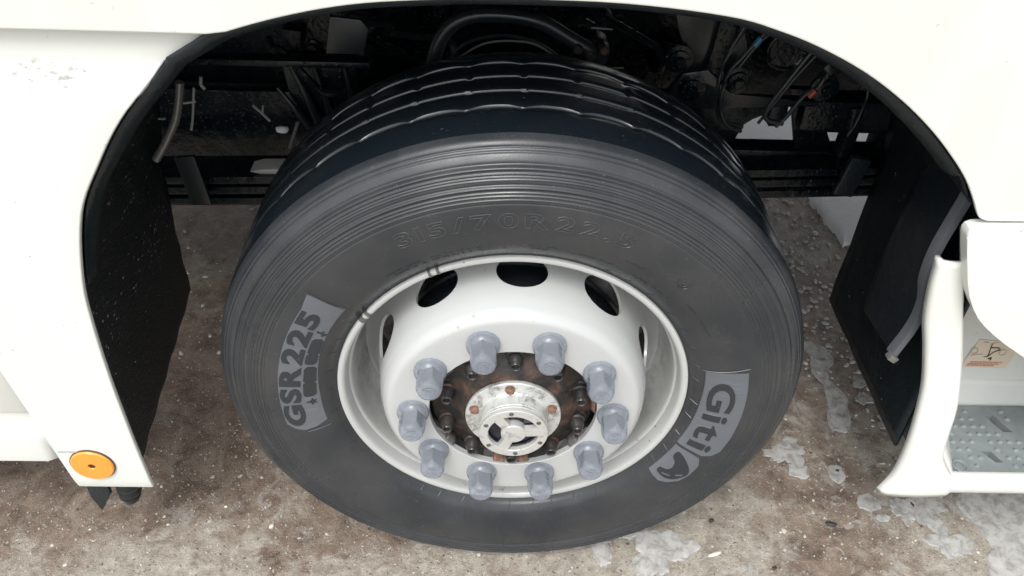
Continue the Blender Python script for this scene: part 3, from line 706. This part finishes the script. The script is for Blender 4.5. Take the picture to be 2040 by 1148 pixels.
for i in range(nr-1):
    for k in range(nx): F.append((i*(nx+1)+k, i*(nx+1)+k+1, (i+1)*(nx+1)+k+1, (i+1)*(nx+1)+k))
fender = mesh('rear_fender_panel', V, F, 'scuffed_paint', truck, sharp=60)
outward(fender); add_mod(fender, 'SOLIDIFY', thickness=.010, offset=-1); add_mod(fender, 'BEVEL', width=.003, segments=3, limit_method='ANGLE', angle_limit=R(50))
fender['label'] = 'white rear fender panel with scuffed shoulder and an amber reflector'
# seam line and reflector
c0 = Vector((-.751, -.0300, .318))
def ydisc(prof_, c, seg=48):
    V, F = lathe(prof_, seg); return [(x+c[0], y+c[1], z+c[2]) for x, y, z in V], F
V, F = ydisc([(.0395, .002), (.0395, -.0025), (.0383, -.0032), (.0378, -.0020)], c0); mesh('reflector_rim', V, F, 'reflector_rim', fender)
V, F = lathe([(.0378, .0), (.0376, -.0042), (.0360, -.0062), (.020, -.0066), (.0070, -.0066), (.0062, -.0050)], 64); ob = mesh('amber_reflector', V, F, 'amber_lens', fender); ob.location = c0
V, F = ydisc([(.0064, -.0035), (.0060, -.0048), (.0035, -.0056), (.0015, -.0056), (.0012, -.0046), (.0001, -.0046)], c0, 20); mesh('reflector_screw', V, F, 'dark_red', fender)
V, F = tube([(-.803, -.0312, .352), (-.775, -.0315, .3525), (-.735, -.0315, .351)], .0009, 6, 3); mesh('panel_seam', V, F, 'gap_grey', fender)
# cab side above the arch
V, F = [], []
cols = [(-1.5, 1.136), (-1.1, 1.136), (-.8, 1.136), (-.60, 1.1365), (-.45, 1.1365), (-.385, 1.1362)] + [(float(p[0]), float(p[1])) for p in top if p[0] > -.372] + [(.72, .8920), (.9, .8935), (1.2, .896), (1.5, .90)]
rows = [0, .004, .012, .03, .08, .2, .45, .8]
for (x, z) in cols:
    for q in rows: V.append((x, -.030-.010*min(q/.2, 1), z+q))
n = len(rows)
for i in range(len(cols)-1):
    for k in range(n-1): F.append((i*n+k, i*n+k+1, (i+1)*n+k+1, (i+1)*n+k))
cab = mesh('cab_side', V, F, 'white_paint', truck, sharp=60)
outward(cab); add_mod(cab, 'SOLIDIFY', thickness=.012, offset=-1); add_mod(cab, 'BEVEL', width=.004, segments=3, limit_method='ANGLE', angle_limit=R(50))
# lower side skirt behind the fender
sk = [(.030, .80), (.012, .78), (.012, .410), (.016, .402), (.022, .396), (.023, .352), (.018, .342), (.010, .338), (.008, .29), (.010, .272), (.020, .264), (.04, .262)]
V, F = [], []
for x, dz in ((-4.6, -.004), (-1.2, -.002), (-.90, 0), (-.862, 0), (-.842, .004)):
    for y, z in sk: V.append((x, y + (.006 if x > -.85 else 0), z+dz))
n = len(sk)
for i in range(4):
    for k in range(n-1): F.append((i*n+k, i*n+k+1, (i+1)*n+k+1, (i+1)*n+k))
ob = mesh('side_skirt', V, F, 'white_paint', truck, sharp=40); outward(ob); add_mod(ob, 'SOLIDIFY', thickness=.010, offset=-1)
# skirt hangers peeping out below the fender
prism('mud_flap_tip', [(-.818, .30), (-.775, .30), (-.780, .16), (-.812, .104), (-.822, .15)], .018, .026, 'black_plastic', truck, .002)
V, F = tube([(-.735, .02, .30), (-.742, .03, .20), (-.757, .04, .13), (-.768, .045, .108)], lambda t: .025-.016*t**1.5, 16, 12, True, .22, 2)
mesh('corrugated_hose_end', V, F, 'chassis_grey', truck, sharp=70)

# wheel-arch liner: sweep of the arch line inward
def sweep(name, line, depth0, depth1, mat, ny=12, z_tilt=None, wob=.0, thick=.006, parent=truck):
    V, F = [], []; n = len(line)
    for i, (x, z) in enumerate(line):
        d0 = depth0(i/(n-1)) if callable(depth0) else depth0; d1 = depth1(i/(n-1)) if callable(depth1) else depth1
        for k in range(ny+1):
            t = k/ny; zz = z + (z_tilt(i/(n-1), t) if z_tilt else 0)
            V.append((x+wob*math.sin(i*.9+k*1.3), d0+(d1-d0)*t, zz))
    for i in range(n-1):
        for k in range(ny): F.append((i*(ny+1)+k, i*(ny+1)+k+1, (i+1)*(ny+1)+k+1, (i+1)*(ny+1)+k))
    o = mesh(name, V, F, mat, parent, sharp=60); add_mod(o, 'SOLIDIFY', thickness=thick, offset=0)
    return o
lin = [(x-.004 if z < 1.0 else x, z) for x, z in left if z > .30]
lin = [(float(x)-.004, float(z)) for x, z in lin]
sweep('arch_liner', lin, lambda s: -.022 if s < .72 else .004, lambda s: .36-.10*max(0, s-.55)/.45, 'spray_mat', 24, lambda s, t: .085*t*max(0, 1-s*3), .0012)
sweep('arch_liner', [(float(x), float(z)+.006) for x, z in top], .004, .30, 'liner', 10)
lp = [(float(x), float(z)) for x, z in left if z > .72][:-1]+[(float(x), float(z)) for x, z in top if x < .60]
V, F = [], []
for i, (x, z) in enumerate(lp):
    nv = np.array([-x, .62-z]); nv /= np.linalg.norm(nv)
    for t, y in ((-.004, -.019), (.004, -.017), (.014, -.006), (.020, .010), (.022, .03)): t = (max(t, .001) if z < 1.094 else t)*min(1, .10+max(0, z-.75)/.33); V.append((x+nv[0]*t, y if z > 1.094 else max(y, -.014), z+nv[1]*t))
for i in range(len(lp)-1):
    for k in range(4): F.append((i*5+k, i*5+k+1, (i+1)*5+k+1, (i+1)*5+k))
ob = mesh('arch_lip', V, F, 'black_plastic', truck, sharp=60); add_mod(ob, 'SOLIDIFY', thickness=.003, offset=0)
sweep('arch_liner', catmull([(.656, .893), (.672, .866), (.690, .82), (.700, .74), (.702, .60), (.700, .48), (.699, .375)], 5), -.008, .395, 'liner', 14, None, .0008)
# bent stay and sheet in front of the front flap
fr = catmull([(.636, .935), (.650, .900), (.645, .848), (.6395, .788), (.643, .733), (.657, .682), (.657, .632), (.644, .571)], 5)
bk = catmull([(.700, .880), (.690, .84), (.680, .79), (.679, .734), (.677, .67), (.676, .60), (.676, .545), (.682, .50)], 5)
V, F = [], []; n = len(fr)
for i in range(n):
    for k in range(9):
        t = k/8; V.append((fr[i][0]*(1-t)+bk[i][0]*t, .03+.19*t, fr[i][1]*(1-t)+bk[i][1]*t))
for i in range(n-1):
    for k in range(8): F.append((i*9+k, i*9+k+1, (i+1)*9+k+1, (i+1)*9+k))
ob = mesh('flap_sheet', V, F, 'black_plastic', truck, sharp=60); add_mod(ob, 'SOLIDIFY', thickness=.008, offset=0)
V, F = [], []
for i in range(n):
    for dx, dy in ((-.0065, .0), (-.0055, -.004), (.0055, -.004), (.0065, .0), (.0065, .014), (-.0065, .014)): V.append((fr[i][0]+dx, .028+dy, fr[i][1]))
for i in range(n-1):
    for k in range(6): l = (k+1) % 6; F.append((i*6+k, i*6+l, (i+1)*6+l, (i+1)*6+k))
F += [(0, 1, 2, 3, 4, 5), tuple((n-1)*6+k for k in range(6))]
mesh('flap_stay', V, F, 'grey_edge', truck, sharp=30)
box_obj('stay_tip', (.6425, .026, .567), (.018, .014, .012), 'silver_wrap', truck, Matrix.Rotation(R(35), 3, 'Y'), .002)
V, F = tube([(.695, .17, .565), (.700, .15, .615), (.705, .13, .66)], .0016, 6, 3); mesh('stay_wire', V, F, 'chassis_grey', truck)

# ---------------------------------------------------------------- entry step in front of the wheel
outer = [(.619, .808, -.012), (.627, .752, -.012), (.642, .685, -.012), (.663, .623, -.015), (.686, .539, -.023), (.700, .428, -.032), (.703, .340, -.036), (.697, .300, -.037), (.6885, .280, -.0385), (.690, .268, -.036)]
inner = [(.664, .807, -.012), (.677, .768, -.012), (.707, .687, -.012), (.745, .578, -.015), (.765, .500, -.023), (.771, .444, -.029), (.778, .386, -.034), (.793, .352, -.036), (.818, .316, -.038), (.830, .285, -.0395), (.832, .268, -.036)]
def resample(P, n):
    P = np.array(P, float); d = np.concatenate([[0], np.cumsum(np.linalg.norm(np.diff(P, axis=0), axis=1))]); s = np.linspace(0, d[-1], n)
    return np.stack([np.interp(s, d, P[:, q]) for q in range(P.shape[1])], -1)
A_ = resample(catmull(outer, 6), 46); B_ = resample(catmull(inner, 6), 46)
nc_ = 18; V, F = [], []
for i in range(46):
    for k in range(nc_+1):
        t = k/nc_; p = A_[i]*(1-t)+B_[i]*t
        crown = -.007*math.sin(math.pi*t)**.6
        edge = .010*max(0, 1-t/.10)**2 + .012*max(0, (t-.90)/.10)**2
        V.append((p[0], p[1+1]+crown+edge, p[1]))
for i in range(45):
    for k in range(nc_): F.append((i*(nc_+1)+k, i*(nc_+1)+k+1, (i+1)*(nc_+1)+k+1, (i+1)*(nc_+1)+k))
sur = mesh('step_surround', V, F, 'white_paint', truck, sharp=70); outward(sur); add_mod(sur, 'SOLIDIFY', thickness=.006, offset=-1)
sur['label'] = 'white moulded surround of the entry step, flared at the foot'
# bottom sill of the surround
sl = [(-.020, .318), (-.034, .314), (-.040, .300), (-.040, .284), (-.034, .272), (-.020, .266), (.01, .265)]
V, F = [], []
for x in (.76, .80, .84, .9, 1.0, 1.2, 1.5):
    for y, z in sl: V.append((x, y, z))
n = len(sl)
for i in range(6):
    for k in range(n-1): F.append((i*n+k, i*n+k+1, (i+1)*n+k+1, (i+1)*n+k))
ob = mesh('step_sill', V, F, 'white_paint', truck, sharp=70); outward(ob); add_mod(ob, 'SOLIDIFY', thickness=.005, offset=-1)
# well behind the tread
wl_ = [(.166, .24), (.166, .352), (.169, .360), (.174, .365), (.185, .42), (.200, .58), (.215, .75), (.222, .92)]
V, F = [], []
wc = wl_+[(y+.008, z) for y, z in reversed(wl_)]; n = len(wc); xs_w = (.815, .86, .95, 1.1, 1.5)
for x in xs_w:
    for y, z in wc: V.append((x, y, z))
for i in range(4):
    for k in range(n): l = (k+1) % n; F.append((i*n+k, i*n+l, (i+1)*n+l, (i+1)*n+k))
F += [tuple(range(n)), tuple(4*n+k for k in range(n))]
well = mesh('step_well', V, F, 'white_paint', truck, sharp=30)
# left cheek of the well joins the surround to the back wall
V, F = [], []
Bs = resample(catmull(inner, 6), 16)
for i in range(16):
    for k in range(6):
        t = k/5; V.append((Bs[i][0]+.07*t, Bs[i][2]+.012+t*(.185-Bs[i][2]), Bs[i][1]))
for i in range(15):
    for k in range(5): F.append((i*6+k, i*6+k+1, (i+1)*6+k+1, (i+1)*6+k))
ob = mesh('well_cheek', V, F, 'white_paint', truck, sharp=60); add_mod(ob, 'SOLIDIFY', thickness=.004, offset=0)
# tread plate with raised studs and slots
TZ = .300
bm = bmesh.new()
pl = [(.800, -.020), (.830, -.0285), (1.5, -.0285), (1.5, .163), (.77, .163), (.775, .05)]
a_ = [bm.verts.new((x, y, TZ)) for x, y in pl]; fc = bm.faces.new(a_)
r = bmesh.ops.extrude_face_region(bm, geom=[fc])
for e in r['geom']:
    if isinstance(e, bmesh.types.BMVert): e.co.z -= .020
bmesh.ops.bevel(bm, geom=[e for e in bm.edges if all(abs(v_.co.z-TZ) < 1e-5 for v_ in e.verts)], offset=.004, segments=2, affect='EDGES')
tread = from_bm('step_tread', bm, 'step_grey', truck)
tread['label'] = 'grey step plate with raised grip studs and slanted slots'
bm = bmesh.new()
for sx in ([(.955, .134), (.974, .136), (.9945, .092), (.975, .092)], [(.909, .043), (.928, .043), (.941, .0165), (.9265, .0165)], [(1.06, .134), (1.08, .136), (1.10, .092), (1.08, .092)]):
    q0 = [bm.verts.new((x, y, TZ+.02)) for x, y in sx]; q1 = [bm.verts.new((x, y, TZ-.06)) for x, y in sx]
    bm.faces.new(q0); bm.faces.new(q1[::-1])
    for i in range(4): bm.faces.new((q0[i], q0[(i+1) % 4], q1[(i+1) % 4], q1[i]))
cut = from_bm('cutter', bm, None, smooth=False)
add_mod(tread, 'BOOLEAN', operation='DIFFERENCE', object=cut, solver='EXACT'); bpy.context.view_layer.update()
me2 = bpy.data.meshes.new_from_object(tread.evaluated_get(bpy.context.evaluated_depsgraph_get())); tread.modifiers.clear(); tread.data = me2; bpy.data.objects.remove(cut)
bm = bmesh.new(); mstud = None
bmesh.ops.create_cone(bm, cap_ends=True, segments=8, radius1=.0062, radius2=.0030, depth=.0055)
mstud = bpy.data.meshes.new('grip_stud'); bm.to_mesh(mstud); bm.free(); mstud.materials.append(M['step_grey'])
mstud.polygons.foreach_set('use_smooth', [True]*len(mstud.polygons)); mstud.set_sharp_from_angle(angle=R(50))
def in_slot(x, y):
    for cx, cy, w in ((.975, .114, .026), (.926, .030, .022), (1.08, .114, .026), (.855, .004, .021)):
        if abs(y-cy) < .030 and abs(x-cx-(cy-y)*.45) < w: return True
    return False
for iy in range(9):
    for ix in range(10):
        x = .828+ix*.0185+(iy % 2)*.004; y = -.012+iy*.0195
        if in_slot(x, y) or (x < .83 and y > .12) or (ix+iy*2) % 7 == 6: continue
        o = bpy.data.objects.new('grip_stud', mstud); COL.objects.link(o); o.parent = tread; o.location = (x, y, TZ+.0024); o.scale = (1.25, .9, 1)
for iy in range(9):
    y = -.012+iy*.0195
    if abs(y-.114) < .03: continue
    bm = bmesh.new(); box(bm, (1.17, y, TZ+.0015), (.28, .008, .005), None, .0015); from_bm('grip_bar', bm, 'step_grey', tread)
V, F = lathe([(.0165, .002), (.0160, -.0030), (.0140, -.0042), (.0118, -.0035), (.0095, .0000), (.0085, -.0015), (.0060, -.0018), (.0055, .0010), (.0001, .0012)], 28)
mesh('step_screw', [(x+.853, z+.006, TZ+.0005-y) for x, y, z in V], F, 'step_grey', tread)
# warning sticker on the well
def onwell(x, z, off): return (x, float(np.interp(z, [p[1] for p in wl_], [p[0] for p in wl_]))-off, z)
def flat(name, pts, mat, off, parent):
    v_ = [onwell(x, z, off) for x, z in pts]+[onwell(x, z, off-.0006) for x, z in pts]; n_ = len(pts)
    return mesh(name, v_, [tuple(range(n_))]+[(i, (i+1) % n_, n_+(i+1) % n_, n_+i) for i in range(n_)], mat, parent, smooth=False)
st_ = flat('warning_sticker', [(.907, .460), (.995, .452), (.980, .391), (.894, .393), (.893, .404)], 'sticker_cream', .0012, well)
st_['label'] = 'cream warning sticker with a small drawing and red text lines'
for z, x0, x1 in ((.4045, .906, .970), (.4000, .902, .964), (.3965, .900, .955)):
    x = x0
    while x < x1:
        w_ = random.uniform(.004, .011); flat('sticker_text', [(x, z), (min(x+w_, x1), z), (min(x+w_, x1), z+.0024), (x, z+.0024)], 'print_red', .0034, well); x += w_+.0015
def stroke(pts, wd, mat):
    for (x0, z0), (x1, z1) in zip(pts[:-1], pts[1:]):
        d = Vector((z1-z0, -(x1-x0))); d = d.normalized()*wd if d.length else d
        flat('sticker_drawing', [(x0+d.x, z0+d.y), (x1+d.x, z1+d.y), (x1-d.x, z1-d.y), (x0-d.x, z0-d.y)], mat, .0034, well)
stroke([(.934, .451), (.936, .424), (.934, .418), (.944, .430), (.952, .436)], .0008, 'print_dark')
stroke([(.936, .441), (.950, .441), (.955, .437), (.951, .434)], .0009, 'print_dark')
stroke([(.938, .414), (.944, .417), (.943, .411)], .0014, 'print_dark')
stroke([(.934, .418), (.928, .419)], .0006, 'print_dark')
stroke([(.934, .451), (.946, .455)], .0004, 'print_grey')
stroke([(.905+.007*math.cos(t), .433+.007*math.sin(t)) for t in np.linspace(0, 6.28, 9)], .0006, 'print_grey')
stroke([(.900, .421), (.912, .424), (.924, .425)], .0006, 'print_grey')
stroke([(.962+.007*math.cos(t), .430+.007*math.sin(t)) for t in np.linspace(0, 6.28, 9)], .0005, 'print_grey')
stroke([(.916, .4545), (.926, .4535)], .0006, 'print_grey')
# rounded lower door corner hanging in front of the well
dr = [(.637, .845), (.629, .867), (.6275, .875), (.6295, .881), (.636, .8845), (.648, .8860), (.702, .888), (1.5, .897), (1.5, .36), (1.0, .51), (.90, .575), (.811, .635), (.766, .665), (.740, .6845), (.719, .702), (.702, .719), (.687, .739), (.673, .761), (.659, .790), (.648, .818)]
prism('door_corner', dr, -.040, -.016, 'white_paint', truck, .006, 4)
prism('door_gap_filler', [(.648, .94), (1.5, .94), (1.5, .80), (.70, .80), (.668, .845)], -.013, -.006, 'gap_grey', truck, 0)

# ---------------------------------------------------------------- underbody
box_obj('cab_floor_blocker', (-1.7, 1.24, 1.30), (6.5, 2.40, .06), 'chassis_black', truck)  # out of view, added to block sky light from above
box_obj('far_skirt_blocker', (-2.85, 2.42, .76), (4.1, .03, 1.02), 'white_paint', truck)  # unseen panel added to stop light coming under from the far side
box_obj('front_bumper_blocker', (1.60, 1.24, .78), (.10, 2.40, 1.00), 'white_paint', truck, None, .03)  # unseen box added to keep the ground ahead of the wheel dark
V, F = lathe([(.29, -.01), (.33, -.025), (.40, -.03), (.46, -.018), (.488, .008), (.497, .05), (.497, .24), (.488, .285), (.46, .31), (.40, .318), (.33, .31), (.29, .29), (.26, .2), (.12, .22), (.12, .06), (.26, .08)], 64, True)
ob = mesh('far_wheel_blocker', V, F, 'tyre_rubber', truck); ob.location = (0, 2.18, .497)  # added out of view to hold back far-side light
box_obj('frame_rail', (0, .755, .80), (3.2, .07, .27), 'chassis_black', truck, None, .012)
box_obj('engine_mass_blocker', (-.95, 1.30, .82), (2.4, .80, .92), 'chassis_black', truck, None, .08)  # mostly unseen dark mass, added to shut out light behind the wheel
box_obj('radiator_duct', (.95, 1.15, 1.0), (.5, .7, .46), 'chassis_black', truck, None, .05)
leaf = empty('leaf_spring', (0, .46, .6), truck)
for k, (dz, half) in enumerate(((.058, 1.25), (.034, 1.05), (.008, .92))):
    V, F = [], []
    xs = np.linspace(-half, half, 29)
    for x in xs:
        z = .010+.042*x+dz-.045*(1-(x/1.3)**2)*.3
        for dy, dzz in ((-.04, -.008), (-.042, 0), (-.04, .008), (.04, .008), (.042, 0), (.04, -.008)): V.append((x, dy, z+dzz))
    for i in range(28):
        for q in range(6): l = (q+1) % 6; F.append((i*6+q, i*6+l, (i+1)*6+l, (i+1)*6+q))
    F += [tuple(range(6)), tuple(28*6+q for q in range(6))]
    mesh('spring_leaf', V, F, 'chassis_black', leaf, sharp=30)
box_obj('spring_clamp', (-.018-.60, -.07, .052), (.040, .010, .110), 'chassis_grey', leaf, Matrix.Rotation(R(-6), 3, 'Y'), .004)
box_obj('spring_clamp', (.650, -.07, .095), (.040, .014, .085), 'black_plastic', leaf, Matrix.Rotation(R(10), 3, 'Y'), .003)
V, F = lathe([(0, .0), (.045, 0), (.05, -.01), (.05, -.12), (.03, -.14), (.03, -.7)], 32)
ob = mesh('axle_beam', V, F, 'chassis_black', truck); ob.location = (0, .28, .47); ob.rotation_euler = (math.pi, 0, 0); ob.scale = (1.6, 1, 1.6)
# left: pressed bracket with ribs, cross member, harness
prism('pressed_bracket', [(-.44, .885), (-.295, .885), (-.300, .80), (-.335, .735), (-.40, .725), (-.425, .80)], .46, .475, 'chassis_black', truck, .006)
for (x0, z0, x1, z1, w_) in ((-.415, .865, -.375, .745, .010), (-.375, .875, -.352, .755, .007), (-.318, .870, -.312, .775, .005), (-.445, .82, -.395, .74, .008)):
    V, F = tube([(x0, .452, z0), ((x0+x1)/2+.004, .446, (z0+z1)/2), (x1, .452, z1)], lambda t, w=w_: w*(.5+.6*t), 10, 6); mesh('bracket_rib', V, F, 'chassis_grey', truck)
prism('mounting_plate', [(-.325, .940), (-.312, 1.005), (-.262, 1.000), (-.250, .985), (-.262, .940)], .345, .352, 'chassis_grey', truck, .002)
box_obj('cross_bar', (-.44, .40, .900), (.36, .03, .012), 'chassis_black', truck, None, .003)
box_obj('cross_bar', (-.53, .62, .61), (.90, .04, .25), 'chassis_black', truck, None, .01)
V, F = tube([(-.562, .30, .905), (-.571, .30, .872), (-.583, .298, .838), (-.600, .296, .808), (-.622, .294, .775), (-.634, .292, .758)], .0075, 10, 8, True, .07, 1); mesh('wrapped_conduit', V, F, 'silver_wrap', truck, sharp=60)
V, F = tube([(-.541, .30, .895), (-.553, .30, .845), (-.562, .30, .815)], .0022, 6, 4); mesh('thin_pipe', V, F, 'pale_plastic', truck)
V, F = tube([(-.525, .30, .915), (-.528, .30, .902), (-.523, .30, .893)], .003, 6, 4); mesh('thin_pipe', V, F, 'pale_plastic', truck)
V, F = tube([(-.563, .296, .868), (-.552, .298, .869), (-.543, .30, .870)], .002, 6, 3); mesh('cable_tie', V, F, 'pale_plastic', truck)
V, F = tube([(-.60, .296, .838), (-.612, .297, .837)], .002, 6, 1); mesh('cable_tie', V, F, 'pale_plastic', truck)
V, F = tube([(-.487, .42, .800), (-.475, .42, .787), (-.460, .42, .768)], .0026, 6, 3); mesh('split_pin', V, F, 'pale_plastic', truck)
V, F = tube([(-.468, .42, .800), (-.471, .42, .785)], .0022, 6, 1); mesh('split_pin', V, F, 'pale_plastic', truck)
bm = bmesh.new(); bmesh.ops.create_icosphere(bm, subdivisions=2, radius=1)
for v_ in bm.verts: v_.co *= random.uniform(.7, 1.2)
bmesh.ops.transform(bm, matrix=Matrix.Translation((-.462, .50, .705)) @ Matrix.Diagonal((.014, .010, .007, 1)), verts=bm.verts); from_bm('glint_lump', bm, 'snow', truck)  # pale lump standing in for a shiny highlight in the dark underbody
prism('glint_lump', [(-.52, .648), (-.50, .654), (-.455, .656), (-.43, .648), (-.45, .642), (-.50, .643)], .43, .47, 'slush_solid', truck, .002)  # flat pale piece, a second highlight given as a shape
for (a_, b_) in (((-.398, .38, .790), (-.420, .38, .735)), ((-.370, .36, .770), (-.398, .36, .705))):
    V, F = tube([a_, b_], .0035, 8, 1); mesh('brake_pin', V, F, 'dusty_steel', truck)
# top centre: ribbed air hose with fittings
hose = [(-.155, .36, .885), (-.146, .35, .930), (-.132, .35, .970), (-.108, .35, .998), (-.070, .35, 1.012), (-.015, .35, 1.012), (.034, .35, 1.002), (.078, .35, .978), (.115, .35, .957), (.14, .37, .93)]
V, F = tube(hose, .0125, 14, 10, True, .015, 1); mesh('air_hose', V, F, 'chassis_grey', truck, sharp=80)
V, F = tube([(-.128, .34, .92), (-.105, .335, .958), (-.070, .335, .978), (-.02, .335, .985), (.03, .335, .972), (.07, .335, .945), (.105, .34, .915)], .003, 8, 8); mesh('brake_pipe', V, F, 'chassis_grey', truck)
V, F = tube([(-.10, .33, .948), (-.06, .33, .972), (-.01, .33, .978), (.035, .33, .968), (.09, .33, .925)], .0018, 8, 8); mesh('brake_pipe', V, F, 'dusty_steel', truck)
for c in ((.118, .345, .952), (.095, .34, .965), (.140, .345, .962)):
    V, F = ydisc([(.0, -.012), (.007, -.012), (.009, -.009), (.009, .012)], c, 6); mesh('hose_fitting', V, F, 'hub_rust', truck, sharp=20)
V, F = ydisc([(.0, -.006), (.022, -.005), (.026, .0), (.026, .03)], (.128, .37, .945), 24); mesh('valve_body', V, F, 'chassis_black', truck)
for (x0, z0, x1, z1) in ((.115, 1.0, .150, .998), (.152, .93, .176, .931)):
    V, F = tube([(x0, .34, z0), (x1, .34, z1)], .0016, 6, 1); mesh('lock_wire', V, F, 'dusty_steel', truck)
# right: pressed plates, bolts with washers, round cover, looms
prism('suspension_plate', [(.262, 1.01), (.375, 1.00), (.385, .96), (.368, .91), (.345, .86), (.322, .83), (.312, .90), (.285, .95)], .45, .458, 'chassis_grey', truck, .003)
prism('suspension_plate', [(.395, .975), (.412, .93), (.43, .87), (.42, .835), (.395, .84), (.378, .88), (.375, .93)], .46, .468, 'chassis_grey', truck, .003)
prism('suspension_strap', [(.352, 1.02), (.392, 1.02), (.388, .95), (.372, .895), (.350, .86), (.335, .87), (.350, .92)], .436, .444, 'chassis_black', truck, .003)
prism('bracket_base', [(.275, .835), (.300, .880), (.345, .888), (.385, .855), (.40, .836), (.56, .834), (.56, .818), (.38, .812), (.30, .805)], .430, .446, 'chassis_grey', truck, .005)
for c in ((.320, .425, .852), (.400, .418, .872), (.289, .43, .905), (.555, .40, .87)):
    V, F = ydisc([(.0, -.013), (.008, -.013), (.0095, -.0115), (.0095, -.004), (.018, -.003), (.0185, .003), (.026, .004), (.026, .012)], c, 24); mesh('chassis_bolt', V, F, 'chassis_black', truck, sharp=25)
V, F = ydisc([(.0, -.004), (.030, -.004), (.034, -.007), (.037, -.006), (.039, .0), (.039, .05)], (.478, .43, .930), 40); mesh('round_cover', V, F, 'chassis_black', truck, sharp=25)
looms = [([(.385, .35, 1.045), (.368, .35, 1.000), (.346, .35, .936), (.348, .35, .870), (.364, .35, .831), (.404, .35, .818)], .0040),
         ([(.402, .34, 1.000), (.376, .34, .960), (.355, .34, .923), (.353, .34, .866), (.370, .34, .830), (.40, .34, .815)], .0035),
         ([(.425, .34, 1.01), (.398, .34, .985), (.370, .34, .935)], .003),
         ([(.490, .33, .985), (.479, .33, .965), (.462, .33, .930), (.434, .33, .868), (.437, .33, .846), (.467, .33, .838)], .0045),
         ([(.500, .335, .975), (.470, .335, .925), (.445, .335, .875), (.425, .335, .835)], .003),
         ([(.470, .33, 1.0), (.497, .33, .975), (.520, .33, .945), (.512, .33, .912), (.492, .33, .895), (.470, .33, .852), (.455, .33, .832)], .004),
         ([(.548, .25, 1.000), (.556, .25, .962), (.561, .25, .929), (.557, .25, .885), (.550, .25, .862)], .0022)]
for pts, r_ in looms:
    V, F = tube(pts, r_, 8, 8); mesh('wiring_loom', V, F, 'chassis_grey', truck)
V, F = tube([(.396, .336, .992), (.388, .336, .978)], .0052, 8, 1); mesh('blue_connector', V, F, 'blue_plastic', truck)
V, F = tube([(.506, .327, .905), (.498, .327, .893)], .0055, 8, 1); mesh('red_connector', V, F, 'red_plastic', truck)
for c in ((.520, .328, .945), (.498, .328, .974)):
    box_obj('loom_connector', c, (.022, .010, .012), 'chassis_grey', truck, Matrix.Rotation(R(38), 3, 'Y'), .002)
# lower tray round the see-through gaps
prism('lower_bracket', [(.28, .81), (.50, .785), (.500, .770), (.468, .757), (.452, .744), (.441, .700), (.28, .70)], .495, .51, 'chassis_black', truck, .002)
prism('diagonal_stay', [(.530, .82), (.575, .82), (.665, .66), (.580, .66)], .50, .515, 'chassis_black', truck, .003)
prism('tow_hook', [(.500, .79), (.530, .79), (.532, .765), (.520, .745), (.500, .745), (.492, .760)], .485, .50, 'chassis_black', truck, .003)
box_obj('damper_mount', (.655, .50, .775), (.20, .06, .07), 'chassis_black', truck, None, .012)
V, F = tube([(.655, .48, .80), (.660, .48, .74), (.655, .48, .66)], .019, 16, 4); mesh('damper_eye', V, F, 'chassis_black', truck)
box_obj('lower_crossmember', (.62, .50, .682), (.46, .05, .030), 'chassis_black', truck, None, .008)
box_obj('lower_crossmember', (.76, .52, .72), (.06, .05, .14), 'chassis_black', truck, None, .008)

# pipes, clips and bolts along the rail and floor, dark and wet
for k in range(16):
    x0 = random.uniform(-.60, -.15) if k < 7 else random.uniform(.10, .62); z0 = random.uniform(.86, 1.02); y0 = random.uniform(.45, .68)
    pts = [(x0, y0, z0)]
    for _ in range(4):
        p = pts[-1]; pts.append((p[0]+random.uniform(-.03, .11), p[1]+random.uniform(-.02, .02), p[2]+random.uniform(-.06, .04)))
    V, F = tube(pts, random.uniform(.0035, .011), 8, 8); mesh('chassis_pipe', V, F, 'chassis_black' if k % 3 else 'chassis_grey', truck)
for k in range(22):
    x = -.62+k*.06+random.uniform(-.015, .015); z = random.choice((.72, .78, .86, .90))+random.uniform(-.01, .01)
    V, F = ydisc([(.0, -.012), (.008, -.012), (.0095, -.010), (.0095, -.003), (.016, -.002), (.016, .004)], (x, .717, z), 12); mesh('rail_bolt', V, F, 'chassis_black', truck, sharp=25)
for k in range(9):
    x = -.62+k*.155; box_obj('rail_clip', (x, .70, random.uniform(.76, .90)), (random.uniform(.02, .05), .03, random.uniform(.03, .09)), 'chassis_black', truck, Matrix.Rotation(R(random.uniform(-12, 12)), 3, 'Y'), .003)

# beads of water and mud flecks thrown on the liners and the tread
dr_ = []
def noise_at(x, z, u): return .45+.55*math.sin(u*23)*math.sin(u*7.3+1)
la = np.array(lin); ld = np.concatenate([[0], np.cumsum(np.linalg.norm(np.diff(la, axis=0), axis=1))])
for _ in range(420):
    u = random.uniform(0, ld[-1]*.86); x = float(np.interp(u, ld, la[:, 0])); z = float(np.interp(u, ld, la[:, 1])); sfrac = u/ld[-1]
    if noise_at(x, z, u) > random.random(): continue
    t = random.random()**.8; y = -.022+(.375)*t; z += .085*t*max(0, 1-sfrac*3)
    dr_.append((x+.0035, y, abs(random.gauss(0, .0007))+.0003, z))
for _ in range(60): dr_.append((.6955, random.uniform(.02, .38), abs(random.gauss(0, .0007))+.0004, random.uniform(.40, .80)))
o = pebbles('water_drops', dr_, 'drop', 80); o.parent = truck; tag(o, kind='stuff')
